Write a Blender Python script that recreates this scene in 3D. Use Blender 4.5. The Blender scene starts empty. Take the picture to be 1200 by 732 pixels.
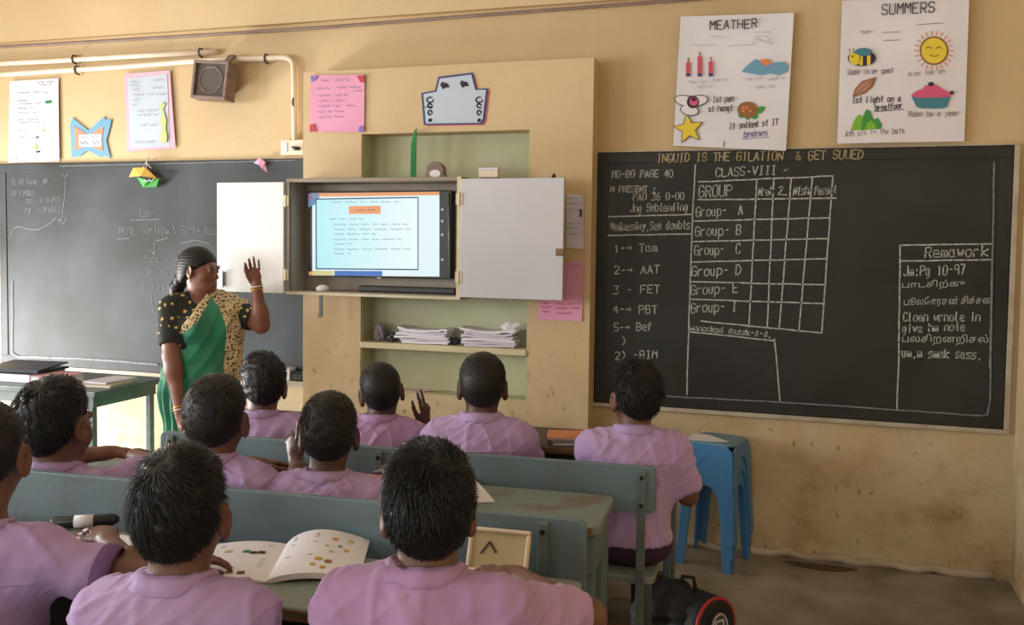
import bpy, bmesh, math, random
import numpy as np
from mathutils import Vector, Matrix, noise as mnoise
from mathutils.bvhtree import BVHTree
random.seed(7); RNG = np.random.default_rng(7)
S = bpy.context.scene
COL = S.collection
# ------------------------------------------------------------------ camera
F_PX, PP_Y = 1050.0, 336.5
YAW, PITCH, ROLL = 0.306, 0.048, 0.013
CAM = Vector((0.0, -4.523, 1.504))
_cy, _sy = math.cos(YAW), math.sin(YAW)
FWD = Vector((-_sy*math.cos(PITCH), _cy*math.cos(PITCH), -math.sin(PITCH)))
_r0 = Vector((_cy, _sy, 0)); _u0 = _r0.cross(FWD)
RGT = _r0*math.cos(ROLL) + _u0*math.sin(ROLL)
UPV = -_r0*math.sin(ROLL) + _u0*math.cos(ROLL)
cam = bpy.data.cameras.new('camera'); co = bpy.data.objects.new('camera', cam); COL.objects.link(co)
co.matrix_world = Matrix(((RGT.x, UPV.x, -FWD.x, CAM.x), (RGT.y, UPV.y, -FWD.y, CAM.y), (RGT.z, UPV.z, -FWD.z, CAM.z), (0, 0, 0, 1)))
cam.sensor_width = 36; cam.lens = F_PX/1200*36; cam.shift_y = (PP_Y-366)/1200; cam.clip_start = .05
S.camera = co
# ------------------------------------------------------------------ light
S.view_settings.view_transform = 'Standard'; S.view_settings.look = 'None'
S.view_settings.gamma = 1; S.view_settings.use_curve_mapping = False
S.view_settings.exposure = 0.0
W_ = bpy.data.worlds.new('world'); S.world = W_; W_.use_nodes = True
W_.node_tree.nodes['Background'].inputs[0].default_value = (.80, .90, 1, 1)
W_.node_tree.nodes['Background'].inputs[1].default_value = 1.0
def area(name, loc, direction, sx, sy, power, col=(1, 1, 1), spread=180):
    l = bpy.data.lights.new(name, 'AREA'); l.shape = 'RECTANGLE'; l.size = sx; l.size_y = sy
    l.energy = power; l.color = col; l.spread = math.radians(spread)
    o = bpy.data.objects.new(name, l); COL.objects.link(o); o.location = loc
    o.rotation_euler = Vector(direction).to_track_quat('-Z', 'Z').to_euler(); return o
#LIGHTS
area('door_daylight', (-6.12, -1.20, .50), (1, .46, -.24), 1.1, .8, 190, (1, .99, .97), 150)
area('unseen_window_daylight', (-6.12, -3.0, 1.75), (1, .1, -.12), 1.3, 1.2, 112, (.92, .97, 1))
area('unseen_window_daylight', (-6.12, -5.2, 1.75), (1, .15, -.1), 1.3, 1.2, 84, (.92, .97, 1))
area('unseen_window_daylight', (-3.6, -6.52, 1.75), (.05, 1, .02), 1.5, 1.2, 34, (.97, .98, 1))  # back fill lamp set at an unseen window
area('unseen_window_daylight', (-.2, -6.52, 1.75), (-.15, 1, .0), 1.2, 1.2, 18, (.97, .98, 1))  # added fill lamp at an unseen window, placed to brighten the pilaster side
# ------------------------------------------------------------------ pixel -> place
def ray(px, py): return FWD + RGT*((px-600)/F_PX) - UPV*((py-PP_Y)/F_PX)
def at(px, py, y=0.0):
    d = ray(px, py); return CAM + d*((y-CAM.y)/d.y)
def atz(px, py, z):
    d = ray(px, py); return CAM + d*((z-CAM.z)/d.z)
# ------------------------------------------------------------------ materials
def srgb(r, g, b): 
    f = lambda c: (c/12.92 if c <= .04045 else ((c+.055)/1.055)**2.4)
    return (f(r/255), f(g/255), f(b/255), 1)
def mat(name, c1, c2=None, scale=8, rough=.6, bump=0, bscale=None, detail=4, metal=0, spec=.5, stretch=None, lo=.35, hi=.65, emit=None, sheen=0):
    m = bpy.data.materials.new(name); m.use_nodes = True; t = m.node_tree; N = t.nodes; L = t.links
    b = N['Principled BSDF']; b.inputs['Roughness'].default_value = rough; b.inputs['Metallic'].default_value = metal
    b.inputs['Specular IOR Level'].default_value = spec; b.inputs['Base Color'].default_value = c1
    if sheen: b.inputs['Sheen Weight'].default_value = sheen
    tc = N.new('ShaderNodeTexCoord'); mp = N.new('ShaderNodeMapping'); L.new(tc.outputs['Object'], mp.inputs[0])
    if stretch: mp.inputs['Scale'].default_value = stretch
    if c2:
        n = N.new('ShaderNodeTexNoise'); n.inputs['Scale'].default_value = scale; n.inputs['Detail'].default_value = detail
        L.new(mp.outputs[0], n.inputs['Vector']); r = N.new('ShaderNodeValToRGB')
        r.color_ramp.elements[0].position = lo; r.color_ramp.elements[0].color = c1
        r.color_ramp.elements[1].position = hi; r.color_ramp.elements[1].color = c2
        L.new(n.outputs['Fac'], r.inputs[0]); L.new(r.outputs[0], b.inputs['Base Color'])
    if bump:
        n2 = N.new('ShaderNodeTexNoise'); n2.inputs['Scale'].default_value = bscale or scale*4; n2.inputs['Detail'].default_value = 3
        L.new(mp.outputs[0], n2.inputs['Vector']); bp = N.new('ShaderNodeBump'); bp.inputs['Strength'].default_value = bump; bp.inputs['Distance'].default_value = .01
        L.new(n2.outputs['Fac'], bp.inputs['Height']); L.new(bp.outputs[0], b.inputs['Normal'])
    if emit:
        b.inputs['Emission Color'].default_value = emit[0]; b.inputs['Emission Strength'].default_value = emit[1]
    return m
def wall_mat():
    m = mat('tan_plaster', srgb(199, 172, 130), srgb(206, 180, 138), 1.3, .75, .12, 30)
    t = m.node_tree; N = t.nodes; L = t.links; b = N['Principled BSDF']
    base = b.inputs['Base Color'].links[0].from_socket
    geo = N.new('ShaderNodeNewGeometry')
    # greyed, scuffed paint low on the wall (worn patches with shapes of their own)
    sx = N.new('ShaderNodeSeparateXYZ'); L.new(geo.outputs['Position'], sx.inputs[0])
    n = N.new('ShaderNodeTexNoise'); n.inputs['Scale'].default_value = 2.2; n.inputs['Detail'].default_value = 6
    mp = N.new('ShaderNodeMapping'); mp.inputs['Scale'].default_value = (1.6, 1.6, .55); L.new(geo.outputs['Position'], mp.inputs[0]); L.new(mp.outputs[0], n.inputs['Vector'])
    mr = N.new('ShaderNodeMapRange'); mr.inputs[1].default_value = 1.5; mr.inputs[2].default_value = .2; mr.inputs[3].default_value = -.18; mr.inputs[4].default_value = .14
    L.new(sx.outputs['Z'], mr.inputs[0]); ad = N.new('ShaderNodeMath'); ad.operation = 'ADD'; L.new(n.outputs['Fac'], ad.inputs[0]); L.new(mr.outputs[0], ad.inputs[1])
    rp = N.new('ShaderNodeValToRGB'); rp.color_ramp.elements[0].position = .45; rp.color_ramp.elements[1].position = .68
    L.new(ad.outputs[0], rp.inputs[0]); mx = N.new('ShaderNodeMix'); mx.data_type = 'RGBA'
    mx.inputs[7].default_value = srgb(208, 190, 156); L.new(rp.outputs[0], mx.inputs[0]); L.new(base, mx.inputs[6])
    # dark nicks and pits
    v = N.new('ShaderNodeTexNoise'); v.inputs['Scale'].default_value = 26; v.inputs['Detail'].default_value = 2
    mp2 = N.new('ShaderNodeMapping'); mp2.inputs['Scale'].default_value = (1, 1, .6); L.new(geo.outputs['Position'], mp2.inputs[0]); L.new(mp2.outputs[0], v.inputs['Vector'])
    rp2 = N.new('ShaderNodeValToRGB'); rp2.color_ramp.elements[0].position = .66; rp2.color_ramp.elements[1].position = .73; L.new(v.outputs['Fac'], rp2.inputs[0])
    mr2 = N.new('ShaderNodeMapRange'); mr2.inputs[1].default_value = 1.2; mr2.inputs[2].default_value = .5; L.new(sx.outputs['Z'], mr2.inputs[0])
    mu = N.new('ShaderNodeMath'); mu.operation = 'MULTIPLY'; L.new(rp2.outputs[0], mu.inputs[0]); L.new(mr2.outputs[0], mu.inputs[1])
    mu2 = N.new('ShaderNodeMath'); mu2.operation = 'MULTIPLY'; mu2.inputs[1].default_value = .65; L.new(mu.outputs[0], mu2.inputs[0])
    mx2 = N.new('ShaderNodeMix'); mx2.data_type = 'RGBA'; mx2.inputs[7].default_value = srgb(92, 74, 50)
    L.new(mu2.outputs[0], mx2.inputs[0])
    # brown noise smears, stronger towards the floor
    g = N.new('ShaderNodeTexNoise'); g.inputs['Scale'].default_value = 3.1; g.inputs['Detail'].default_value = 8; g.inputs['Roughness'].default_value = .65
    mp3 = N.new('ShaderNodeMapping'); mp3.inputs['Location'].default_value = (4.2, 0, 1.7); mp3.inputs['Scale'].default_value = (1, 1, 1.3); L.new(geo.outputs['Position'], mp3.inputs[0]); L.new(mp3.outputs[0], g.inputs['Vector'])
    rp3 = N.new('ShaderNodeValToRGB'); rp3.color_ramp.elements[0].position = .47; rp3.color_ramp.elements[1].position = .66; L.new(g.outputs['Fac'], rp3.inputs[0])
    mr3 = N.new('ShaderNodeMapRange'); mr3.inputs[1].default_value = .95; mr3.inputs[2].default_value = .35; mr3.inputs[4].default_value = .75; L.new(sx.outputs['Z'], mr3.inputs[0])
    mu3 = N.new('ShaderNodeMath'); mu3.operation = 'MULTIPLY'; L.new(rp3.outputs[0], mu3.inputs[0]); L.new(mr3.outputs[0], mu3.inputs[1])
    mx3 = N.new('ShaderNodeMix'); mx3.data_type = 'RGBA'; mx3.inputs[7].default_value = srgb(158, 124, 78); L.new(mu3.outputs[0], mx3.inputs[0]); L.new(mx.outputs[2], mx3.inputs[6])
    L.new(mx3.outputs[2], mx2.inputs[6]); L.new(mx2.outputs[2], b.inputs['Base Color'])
    return m
def chip_mat(name, paint, wood, scale=9, lo=.56, hi=.62, rough=.5):
    return mat(name, paint, wood, scale, rough, .15, 40, 8, lo=lo, hi=hi)
M = {}
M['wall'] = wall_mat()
M['ledge'] = mat('pale_ledge_plaster', srgb(214, 200, 164), srgb(204, 188, 150), 6, .75)
M['niche'] = mat('pale_green_distemper', srgb(188, 190, 158), srgb(178, 178, 140), 3, .8, .1, 30)
M['floor'] = mat('worn_cement', srgb(160, 150, 134), srgb(122, 112, 97), 3.5, .7, .15, 18, 8)
M['ceiling'] = mat('ceiling_paint', srgb(214, 205, 190), srgb(206, 196, 178), 2, .8)
M['board'] = mat('blackboard_slate', srgb(42, 42, 38), srgb(53, 53, 49), 2.4, .55, .05, 60, 6, spec=.3)
M['boardL'] = mat('blackboard_dusty_slate', srgb(50, 50, 48), srgb(76, 81, 86), 1.9, .62, .05, 60, 7, lo=.38, hi=.72, spec=.28)
M['boardrim'] = mat('pale_plaster_edge', srgb(198, 186, 166), srgb(172, 158, 136), 9, .8)
M['chalk'] = mat('chalk', srgb(196, 196, 190), srgb(158, 158, 152), 60, .9)
M['chalk_dim'] = mat('chalk_rubbed', srgb(140, 142, 142), srgb(108, 110, 112), 60, .9)
M['chalk_y'] = mat('yellow_chalk', srgb(188, 172, 130), srgb(160, 146, 110), 60, .9)
M['paint'] = chip_mat('grey_green_paint', srgb(104, 122, 128), srgb(96, 104, 104), 5, .5, .75)
M['paint2'] = chip_mat('grey_green_paint_worn', srgb(124, 134, 128), srgb(96, 76, 56), 7, .58, .72)
M['edgewood'] = mat('bare_worn_wood', srgb(128, 98, 70), srgb(92, 66, 46), 12, .6, .2, 40, stretch=(.3, 3, 3))
M['darkwood'] = mat('dark_stained_wood', srgb(66, 50, 44), srgb(48, 36, 32), 8, .4, .1, 40, stretch=(.3, 3, 3))
M['steel'] = mat('grey_painted_steel', srgb(112, 122, 120), srgb(98, 104, 102), 14, .4, .05, metal=.2)
M['skin'] = mat('brown_skin', srgb(118, 80, 64), srgb(106, 70, 56), 14, .5, .06, 120)
M['skin2'] = mat('dark_brown_skin', srgb(88, 58, 46), srgb(80, 51, 40), 14, .5, .06, 120)
M['skinT'] = mat('warm_brown_skin', srgb(132, 84, 66), srgb(122, 76, 58), 14, .45, .05, 120)
M['hair'] = mat('black_hair', srgb(20, 17, 16), srgb(32, 27, 25), 40, .46, .2, 200, spec=.35)
M['shirt'] = mat('lilac_cotton', srgb(186, 156, 200), srgb(177, 147, 192), 6, .85, .12, 500, sheen=.15)
M['shirt2'] = mat('pinker_lilac_cotton', srgb(186, 146, 190), srgb(178, 138, 182), 6, .85, .12, 500, sheen=.15)
M['cuff'] = mat('purple_cotton', srgb(120, 84, 130), srgb(108, 74, 118), 6, .85)
M['trouser'] = mat('dark_plum_cloth', srgb(72, 42, 66), srgb(60, 34, 56), 6, .85)
M['eye'] = mat('eye_white', srgb(176, 164, 154), None, rough=.3)
M['hair_gloss'] = mat('glossy_black_hair', srgb(17, 15, 15), srgb(24, 21, 21), 40, .30, .2, 200, spec=.42)
M['black'] = mat('black_plastic', srgb(26, 26, 27), srgb(34, 34, 35), 10, .35)
M['white'] = mat('white_laminate', srgb(226, 224, 220), srgb(220, 218, 214), 2, .45)
M['grey_lam'] = mat('pale_grey_laminate', srgb(200, 198, 202), srgb(192, 190, 194), 2, .55)
M['cab'] = mat('grey_brown_laminate', srgb(146, 133, 115), srgb(130, 117, 100), 4, .5, stretch=(1, 1, 6))
M['cab_in'] = mat('grey_blue_laminate', srgb(176, 178, 178), srgb(160, 160, 158), 4, .5)
M['cab_edge'] = mat('pale_edge_band', srgb(212, 200, 172), srgb(196, 184, 152), 10, .5)
M['paper'] = mat('white_paper', srgb(232, 228, 232), srgb(222, 218, 224), 3, .8)
M['paper2'] = mat('lilac_white_paper', srgb(212, 204, 214), srgb(200, 192, 206), 5, .8)
M['pink'] = mat('pink_paper', srgb(226, 160, 186), srgb(218, 150, 178), 4, .8)
M['palepink'] = mat('pale_pink_paper', srgb(226, 176, 190), srgb(220, 168, 184), 4, .8)
M['ink'] = mat('dark_ink', srgb(58, 46, 62), None, rough=.8)
M['pencil'] = mat('pencil_grey', srgb(150, 142, 150), None, rough=.9)
M['pale_ink'] = mat('pale_pencil', srgb(192, 184, 192), None, rough=.9)
M['pvc'] = mat('cream_pvc', srgb(236, 218, 196), srgb(226, 206, 182), 6, .4)
M['brownbox'] = mat('brown_veneer', srgb(136, 115, 103), srgb(120, 99, 89), 8, .55, stretch=(1, 1, 5))
M['grille'] = mat('grey_speaker_cloth', srgb(100, 90, 84), srgb(88, 78, 72), 90, .9, .3, 300)
M['stool'] = mat('blue_plastic', srgb(78, 134, 184), srgb(70, 124, 174), 5, .35)
M['stool_top'] = mat('dusty_blue_plastic', srgb(110, 146, 160), srgb(98, 134, 150), 8, .5)
M['bag'] = mat('black_nylon', srgb(34, 34, 36), srgb(26, 26, 28), 14, .7, .4, 25)
M['red'] = mat('red_trim', srgb(186, 44, 52), None, rough=.5)
for k, c in dict(yellow=(232, 206, 66), orange=(228, 138, 84), blue=(112, 160, 188), teal=(70, 132, 146), green=(70, 150, 70), lime=(128, 186, 62), dpink=(214, 92, 128), brown=(150, 104, 66), dgreen=(34, 120, 62), mauve=(132, 116, 178), coral=(226, 140, 108), navy=(62, 74, 120), rose=(206, 84, 104), leafb=(186, 138, 122), greyblue=(184, 194, 206), olive=(190, 196, 130), ochre=(206, 160, 70), tanface=(232, 196, 92), lav=(150, 140, 196)).items():
    M[k] = mat('poster_'+k, srgb(*c), None, rough=.8)
# ------------------------------------------------------------------ mesh builder
class MB:
    def __init__(s): s.v = []; s.f = []; s.mi = []; s.mats = []; s.marks = []
    def mark(s): s.marks.append(len(s.f))
    def slot(s, m):
        if m not in s.mats: s.mats.append(m)
        return s.mats.index(m)
    def add(s, vs, fs, m=None):
        o = len(s.v); s.v += [Vector(p) for p in vs]; k = s.slot(m) if m else 0
        for f in fs: s.f.append([i+o for i in f]); s.mi.append(k)
    def box(s, a, b, m=None, M4=None, taper=None):
        (x0, y0, z0), (x1, y1, z1) = a, b
        vs = [Vector(p) for p in ((x0,y0,z0),(x1,y0,z0),(x1,y1,z0),(x0,y1,z0),(x0,y0,z1),(x1,y0,z1),(x1,y1,z1),(x0,y1,z1))]
        if M4: vs = [M4 @ p for p in vs]
        s.add(vs, [(0,3,2,1),(4,5,6,7),(0,1,5,4),(1,2,6,5),(2,3,7,6),(3,0,4,7)], m)
    def bar(s, p, q, w, d, m=None, up=(0, 0, 1)):
        p, q = Vector(p), Vector(q); ax = (q-p).normalized(); u = Vector(up)
        if abs(ax.dot(u)) > .95: u = Vector((0, 1, 0))
        sx = ax.cross(u).normalized(); sy = sx.cross(ax)
        vs = [c + sx*(i*w/2) + sy*(j*d/2) for c in (p, q) for i, j in ((-1,-1),(1,-1),(1,1),(-1,1))]
        s.add(vs, [(3,2,1,0),(4,5,6,7),(0,1,5,4),(1,2,6,5),(2,3,7,6),(3,0,4,7)], m)
    def tube(s, pts, r, m=None, n=8, cap=True):
        pts = [Vector(p) for p in pts]; rs = r if isinstance(r, (list, tuple)) else [r]*len(pts); rings = []
        pu = None
        for i, p in enumerate(pts):
            t = (pts[min(i+1, len(pts)-1)] - pts[max(i-1, 0)]).normalized()
            if pu is None:
                pu = t.cross(Vector((0, 0, 1)) if abs(t.z) < .9 else Vector((1, 0, 0))).normalized()
            pu = (pu - t*pu.dot(t)).normalized(); w = t.cross(pu)
            rings.append([p + (pu*math.cos(2*math.pi*k/n) + w*math.sin(2*math.pi*k/n))*rs[i] for k in range(n)])
        vs = [v for g in rings for v in g]; fs = []
        for i in range(len(pts)-1):
            for k in range(n): fs.append((i*n+k, i*n+(k+1) % n, (i+1)*n+(k+1) % n, (i+1)*n+k))
        if cap: fs += [tuple(range(n-1, -1, -1)), tuple((len(pts)-1)*n+k for k in range(n))]
        s.add(vs, fs, m)
    def prism(s, poly, off, m=None):           # closed outline of 3-D points, thickened by vector off
        n = len(poly); off = Vector(off); a = [Vector(p) for p in poly]; b = [p+off for p in a]
        s.add(a+b, [tuple(range(n)), tuple(range(2*n-1, n-1, -1))] + [(i, i+n, (i+1) % n+n, (i+1) % n) for i in range(n)], m)
    def disc(s, c, ax, r, h, m=None, n=20, r2=None):
        c, ax = Vector(c), Vector(ax).normalized(); s.tube([c, c+ax*h], [r, r if r2 is None else r2], m, n)
    def lathe(s, c, prof, m=None, n=20):       # profile (r, z) about the vertical through c
        c = Vector(c); vs = []; fs = []
        for r, z in prof: vs += [c + Vector((r*math.cos(2*math.pi*k/n), r*math.sin(2*math.pi*k/n), z)) for k in range(n)]
        for i in range(len(prof)-1):
            for k in range(n): fs.append((i*n+k, i*n+(k+1) % n, (i+1)*n+(k+1) % n, (i+1)*n+k))
        fs += [tuple(range(n-1, -1, -1)), tuple((len(prof)-1)*n+k for k in range(n))]; s.add(vs, fs, m)
def tag(o, label=None, cat=None, group=None, kind=None):
    for k, v in (('label', label), ('category', cat), ('group', group), ('kind', kind)):
        if v: o[k] = v
    return o
def link(o, parent=None):
    COL.objects.link(o)
    if parent: o.parent = parent
    return o
def wmat(o):
    m = Matrix.Translation(o.location) @ o.rotation_euler.to_matrix().to_4x4()
    return wmat(o.parent) @ m if o.parent else m
def obj(name, mb, m=None, parent=None, loc=None, bevel=0, smooth=False, world=True, fix=True):
    """one mesh object; vertices given in world space are moved into the parent's space"""
    if len(mb.marks) > 1 and parent:             # one object for each written line
        cuts = [0]+mb.marks[1:]+[len(mb.f)]; r = None
        for i, j in zip(cuts, cuts[1:]):
            if j <= i: continue
            q = MB(); used = sorted({k for f in mb.f[i:j] for k in f}); ix = {k: n for n, k in enumerate(used)}
            q.v = [mb.v[k] for k in used]; q.f = [[ix[k] for k in f] for f in mb.f[i:j]]; q.mats = list(mb.mats); q.mi = mb.mi[i:j]
            r = obj(name, q, m, parent, None, bevel, smooth, world, fix)
        return r
    me = bpy.data.meshes.new(name); vs = mb.v
    if parent and world: inv = wmat(parent).inverted(); vs = [inv @ p for p in vs]
    if not parent and world:
        if loc is None:
            xs = [p.x for p in vs]; ys = [p.y for p in vs]; zs = [p.z for p in vs]
            loc = Vector(((min(xs)+max(xs))/2, (min(ys)+max(ys))/2, min(zs)))
        vs = [p-Vector(loc) for p in vs]
    me.from_pydata([tuple(p) for p in vs], [], mb.f)
    ms = mb.mats or [m]
    for q in ms: me.materials.append(M[q] if isinstance(q, str) else q)
    if mb.mats: me.polygons.foreach_set('material_index', mb.mi)
    if fix:
        b = bmesh.new(); b.from_mesh(me); bmesh.ops.recalc_face_normals(b, faces=b.faces); b.to_mesh(me); b.free()
    if smooth: me.shade_smooth()
    o = link(bpy.data.objects.new(name, me), parent)
    if not parent and loc is not None: o.location = loc
    if bevel:
        bv = o.modifiers.new('bevel', 'BEVEL'); bv.width = bevel; bv.segments = 2; bv.limit_method = 'ANGLE'
    return o
def thing(name, loc, label, cat, group=None, rz=0):
    o = bpy.data.objects.new(name, None); COL.objects.link(o); o.location = loc; o.rotation_euler = (0, 0, rz); o.empty_display_size = .1
    return tag(o, label, cat, group)
def struct(name, mb, m=None, **k): return tag(obj(name, mb, m, loc=(0, 0, 0), **k), kind='structure')
# ------------------------------------------------------------------ implicit surfaces (smooth unions, for people and cloth)
class SDF:
    def __init__(s, cell=.005): s.cell = cell; s.ops = []
    def cap(s, a, b, ra, rb=None, k=.02, op='+'): s.ops.append(('c', np.array(a, float), np.array(b, float), ra, ra if rb is None else rb, k, op)); return s
    def ell(s, c, r, R=None, k=.02, op='+'): s.ops.append(('e', np.array(c, float), np.array(r, float), None if R is None else np.array(R, float), 0, k, op)); return s
    def cut(s, p, n, k=.0): s.ops.append(('p', np.array(p, float), np.array(n, float)/np.linalg.norm(n), 0, 0, k, '^')); return s
    def fn(s, f): s.ops.append(('f', f, 0, 0, 0, 0, 'f')); return s
    def box(s, o):
        if o[0] == 'c': return np.minimum(o[1]-o[3], o[2]-o[4]), np.maximum(o[1]+o[3], o[2]+o[4])
        r = o[2] if o[3] is None else np.full(3, o[2].max()); return o[1]-r, o[1]+r
    def grid(s):
        bs = [s.box(o) for o in s.ops if o[6] == '+']; c = s.cell
        lo = np.min([b[0] for b in bs], 0)-4*c; hi = np.max([b[1] for b in bs], 0)+4*c
        n = np.ceil((hi-lo)/c).astype(int)+1; ax = [lo[i]+c*np.arange(n[i]) for i in range(3)]
        D = np.full(n, .5, np.float32)
        for o in s.ops:
            t, A, B, ra, rb, k, op = o
            if t == 'f': D = A(D, ax); continue
            if t == 'p':
                d = (ax[0][:, None, None]-A[0])*B[0]+(ax[1][None, :, None]-A[1])*B[1]+(ax[2][None, None, :]-A[2])*B[2]
                D = s.smax(D, d.astype(np.float32), k); continue
            b0, b1 = s.box(o); pad = k+3*c
            i0 = np.maximum(((b0-pad-lo)/c).astype(int), 0); i1 = np.minimum(((b1+pad-lo)/c).astype(int)+2, n)
            if (i1 <= i0).any(): continue
            sl = tuple(slice(i0[i], i1[i]) for i in range(3))
            X = ax[0][sl[0]][:, None, None]; Y = ax[1][sl[1]][None, :, None]; Z = ax[2][sl[2]][None, None, :]
            if t == 'c':
                ba = B-A; q = max(ba @ ba, 1e-9); h = np.clip(((X-A[0])*ba[0]+(Y-A[1])*ba[1]+(Z-A[2])*ba[2])/q, 0, 1)
                d = np.sqrt((X-A[0]-h*ba[0])**2+(Y-A[1]-h*ba[1])**2+(Z-A[2]-h*ba[2])**2)-(ra+(rb-ra)*h)
            else:
                P = [X-A[0], Y-A[1], Z-A[2]]
                if ra is not None: P = [P[0]*ra[0, j]+P[1]*ra[1, j]+P[2]*ra[2, j] for j in range(3)]
                k0 = np.sqrt((P[0]/B[0])**2+(P[1]/B[1])**2+(P[2]/B[2])**2); k1 = np.sqrt((P[0]/B[0]**2)**2+(P[1]/B[1]**2)**2+(P[2]/B[2]**2)**2)
                d = k0*(k0-1)/np.maximum(k1, 1e-6)
            d = d.astype(np.float32)
            D[sl] = s.smax(D[sl], -d, k) if op == '-' else -s.smax(-D[sl], -d, k)
        return D, ax
    @staticmethod
    def smax(a, b, k):
        if k <= 0: return np.maximum(a, b)
        h = np.maximum(k-np.abs(a-b), 0)/k; return np.maximum(a, b)+h*h*k*.25
    def surf(s):
        D, ax = s.grid(); c = s.cell; n = D.shape; I = D < 0
        cnt = np.zeros([k-1 for k in n], np.uint8)
        offs = [(i, j, k) for i in (0, 1) for j in (0, 1) for k in (0, 1)]
        for i, j, k in offs: cnt += I[i:n[0]-1+i, j:n[1]-1+j, k:n[2]-1+k]
        idx = np.argwhere((cnt > 0) & (cnt < 8)); vid = np.full(cnt.shape, -1, np.int32); vid[tuple(idx.T)] = np.arange(len(idx))
        acc = np.zeros((len(idx), 3)); num = np.zeros(len(idx))
        val = {o: D[idx[:, 0]+o[0], idx[:, 1]+o[1], idx[:, 2]+o[2]].astype(float) for o in offs}
        for o in offs:
            for a in range(3):
                if o[a]: continue
                o2 = tuple(1 if q == a else o[q] for q in range(3)); va, vb = val[o], val[o2]; x = (va < 0) != (vb < 0)
                t = va/np.where(x, va-vb, 1); p = np.array(o, float)[None].repeat(len(idx), 0); p[:, a] += t
                acc[x] += p[x]; num[x] += 1
        V = np.array([ax[i][0] for i in range(3)])+c*(idx+acc/num[:, None]); Fs = []
        for a in range(3):
            b_, c_ = (a+1) % 3, (a+2) % 3
            s0 = [slice(None)]*3; s1 = [slice(None)]*3; s0[a] = slice(0, -1); s1[a] = slice(1, None)
            A0, A1 = I[tuple(s0)], I[tuple(s1)]; e = np.argwhere(A0 != A1)
            e = e[(e[:, b_] > 0) & (e[:, c_] > 0) & (e[:, b_] < n[b_]-1) & (e[:, c_] < n[c_]-1)]
            q = []
            for db, dc in ((1, 1), (0, 1), (0, 0), (1, 0)):
                g = e.copy(); g[:, b_] -= db; g[:, c_] -= dc; q.append(vid[tuple(g.T)])
            q = np.stack(q, 1); ins = A0[tuple(e.T)]; q[~ins] = q[~ins][:, ::-1]; Fs.append(q)
        F = np.concatenate(Fs); F = F[(F >= 0).all(1)]
        return V, F
def np_normals(V, F):
    n = np.cross(V[F[:, 2]]-V[F[:, 0]], V[F[:, 3]]-V[F[:, 1]]); N = np.zeros_like(V)
    for i in range(4): np.add.at(N, F[:, i], n)
    return N/np.maximum(np.linalg.norm(N, axis=1, keepdims=True), 1e-9)
def np_smooth(V, F, it=2, w=.5):
    for _ in range(it):
        A = np.zeros_like(V); c = np.zeros(len(V))
        for i in range(4):
            for j in ((i+1) % 4, (i+3) % 4): np.add.at(A, F[:, i], V[F[:, j]]); np.add.at(c, F[:, i], 1)
        V = V*(1-w)+w*A/np.maximum(c, 1)[:, None]
    return V
def np_mesh(name, V, F, mats, parent=None, loc=None, mi=None):
    off = np.array(wmat(parent).translation if parent else (loc or (0, 0, 0))); me = bpy.data.meshes.new(name)
    V = V-off; me.vertices.add(len(V)); me.vertices.foreach_set('co', V.astype(np.float32).ravel())
    me.loops.add(F.size); me.loops.foreach_set('vertex_index', F.astype(np.int32).ravel())
    me.polygons.add(len(F)); me.polygons.foreach_set('loop_start', np.arange(0, F.size, 4, dtype=np.int32)); me.polygons.foreach_set('loop_total', np.full(len(F), 4, np.int32))
    for q in mats: me.materials.append(M[q])
    if mi is not None: me.polygons.foreach_set('material_index', mi.astype(np.int32))
    me.update(calc_edges=True); me.validate(); me.shade_smooth()
    o = link(bpy.data.objects.new(name, me), parent)
    if not parent and loc is not None: o.location = loc
    return o
def wob(V, f, seed=0, n=5):                     # cheap smooth noise in [-1, 1]
    r = np.random.default_rng(seed); o = np.zeros(len(V))
    for i in range(n):
        k = r.normal(size=3)*f*(1+.35*i); k2 = r.normal(size=3)*f*.6
        o += np.sin(V @ k + 1.7*np.sin(V @ k2 + r.uniform(0, 6)) + r.uniform(0, 6))
    return o/n**.5/1.2
# ================================================================== the room
m = MB(); m.box((-6.3, -6.7, -.12), (1.1, .15, 0)); struct('floor', m, 'floor')
m = MB(); m.box((-6.3, -6.7, 3.4), (1.1, .15, 3.52)); struct('ceiling', m, 'ceiling')
PX0, PX1, PY, PZ = -2.60, -.975, -.14, 2.43          # chimney-breast pilaster with the shelf niche
NX0, NX1, NZ0, NZ1 = -2.245, -1.30, .70, 2.085
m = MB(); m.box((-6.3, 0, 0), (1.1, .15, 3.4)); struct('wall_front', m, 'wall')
m = MB(); m.box((-6.2, -.045, 2.73), (.965, 0, 3.4)); struct('trim_5', m, 'wall')   # wall above the lintel line stands proud
m = MB()
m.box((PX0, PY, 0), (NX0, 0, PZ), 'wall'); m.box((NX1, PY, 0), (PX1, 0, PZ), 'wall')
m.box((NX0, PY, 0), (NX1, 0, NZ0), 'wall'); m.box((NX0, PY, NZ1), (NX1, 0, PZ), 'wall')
m.box((NX0, -.008, NZ0), (NX1, 0, NZ1), 'niche'); m.box((NX0, PY+.012, NZ0), (NX0+.006, -.008, NZ1), 'niche'); m.box((NX1-.006, PY+.012, NZ0), (NX1, -.008, NZ1), 'niche')
m.box((NX0, PY+.012, NZ0), (NX1, -.008, NZ0+.004), 'niche')
struct('trim_4', m)
m = MB(); m.box((NX0, PY-.012, .932), (NX1, -.008, .966)); o = struct('trim_1', m, 'ledge', bevel=.006); tag(o, 'plastered shelf ledge across the wall niche under the screen cabinet')
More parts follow.
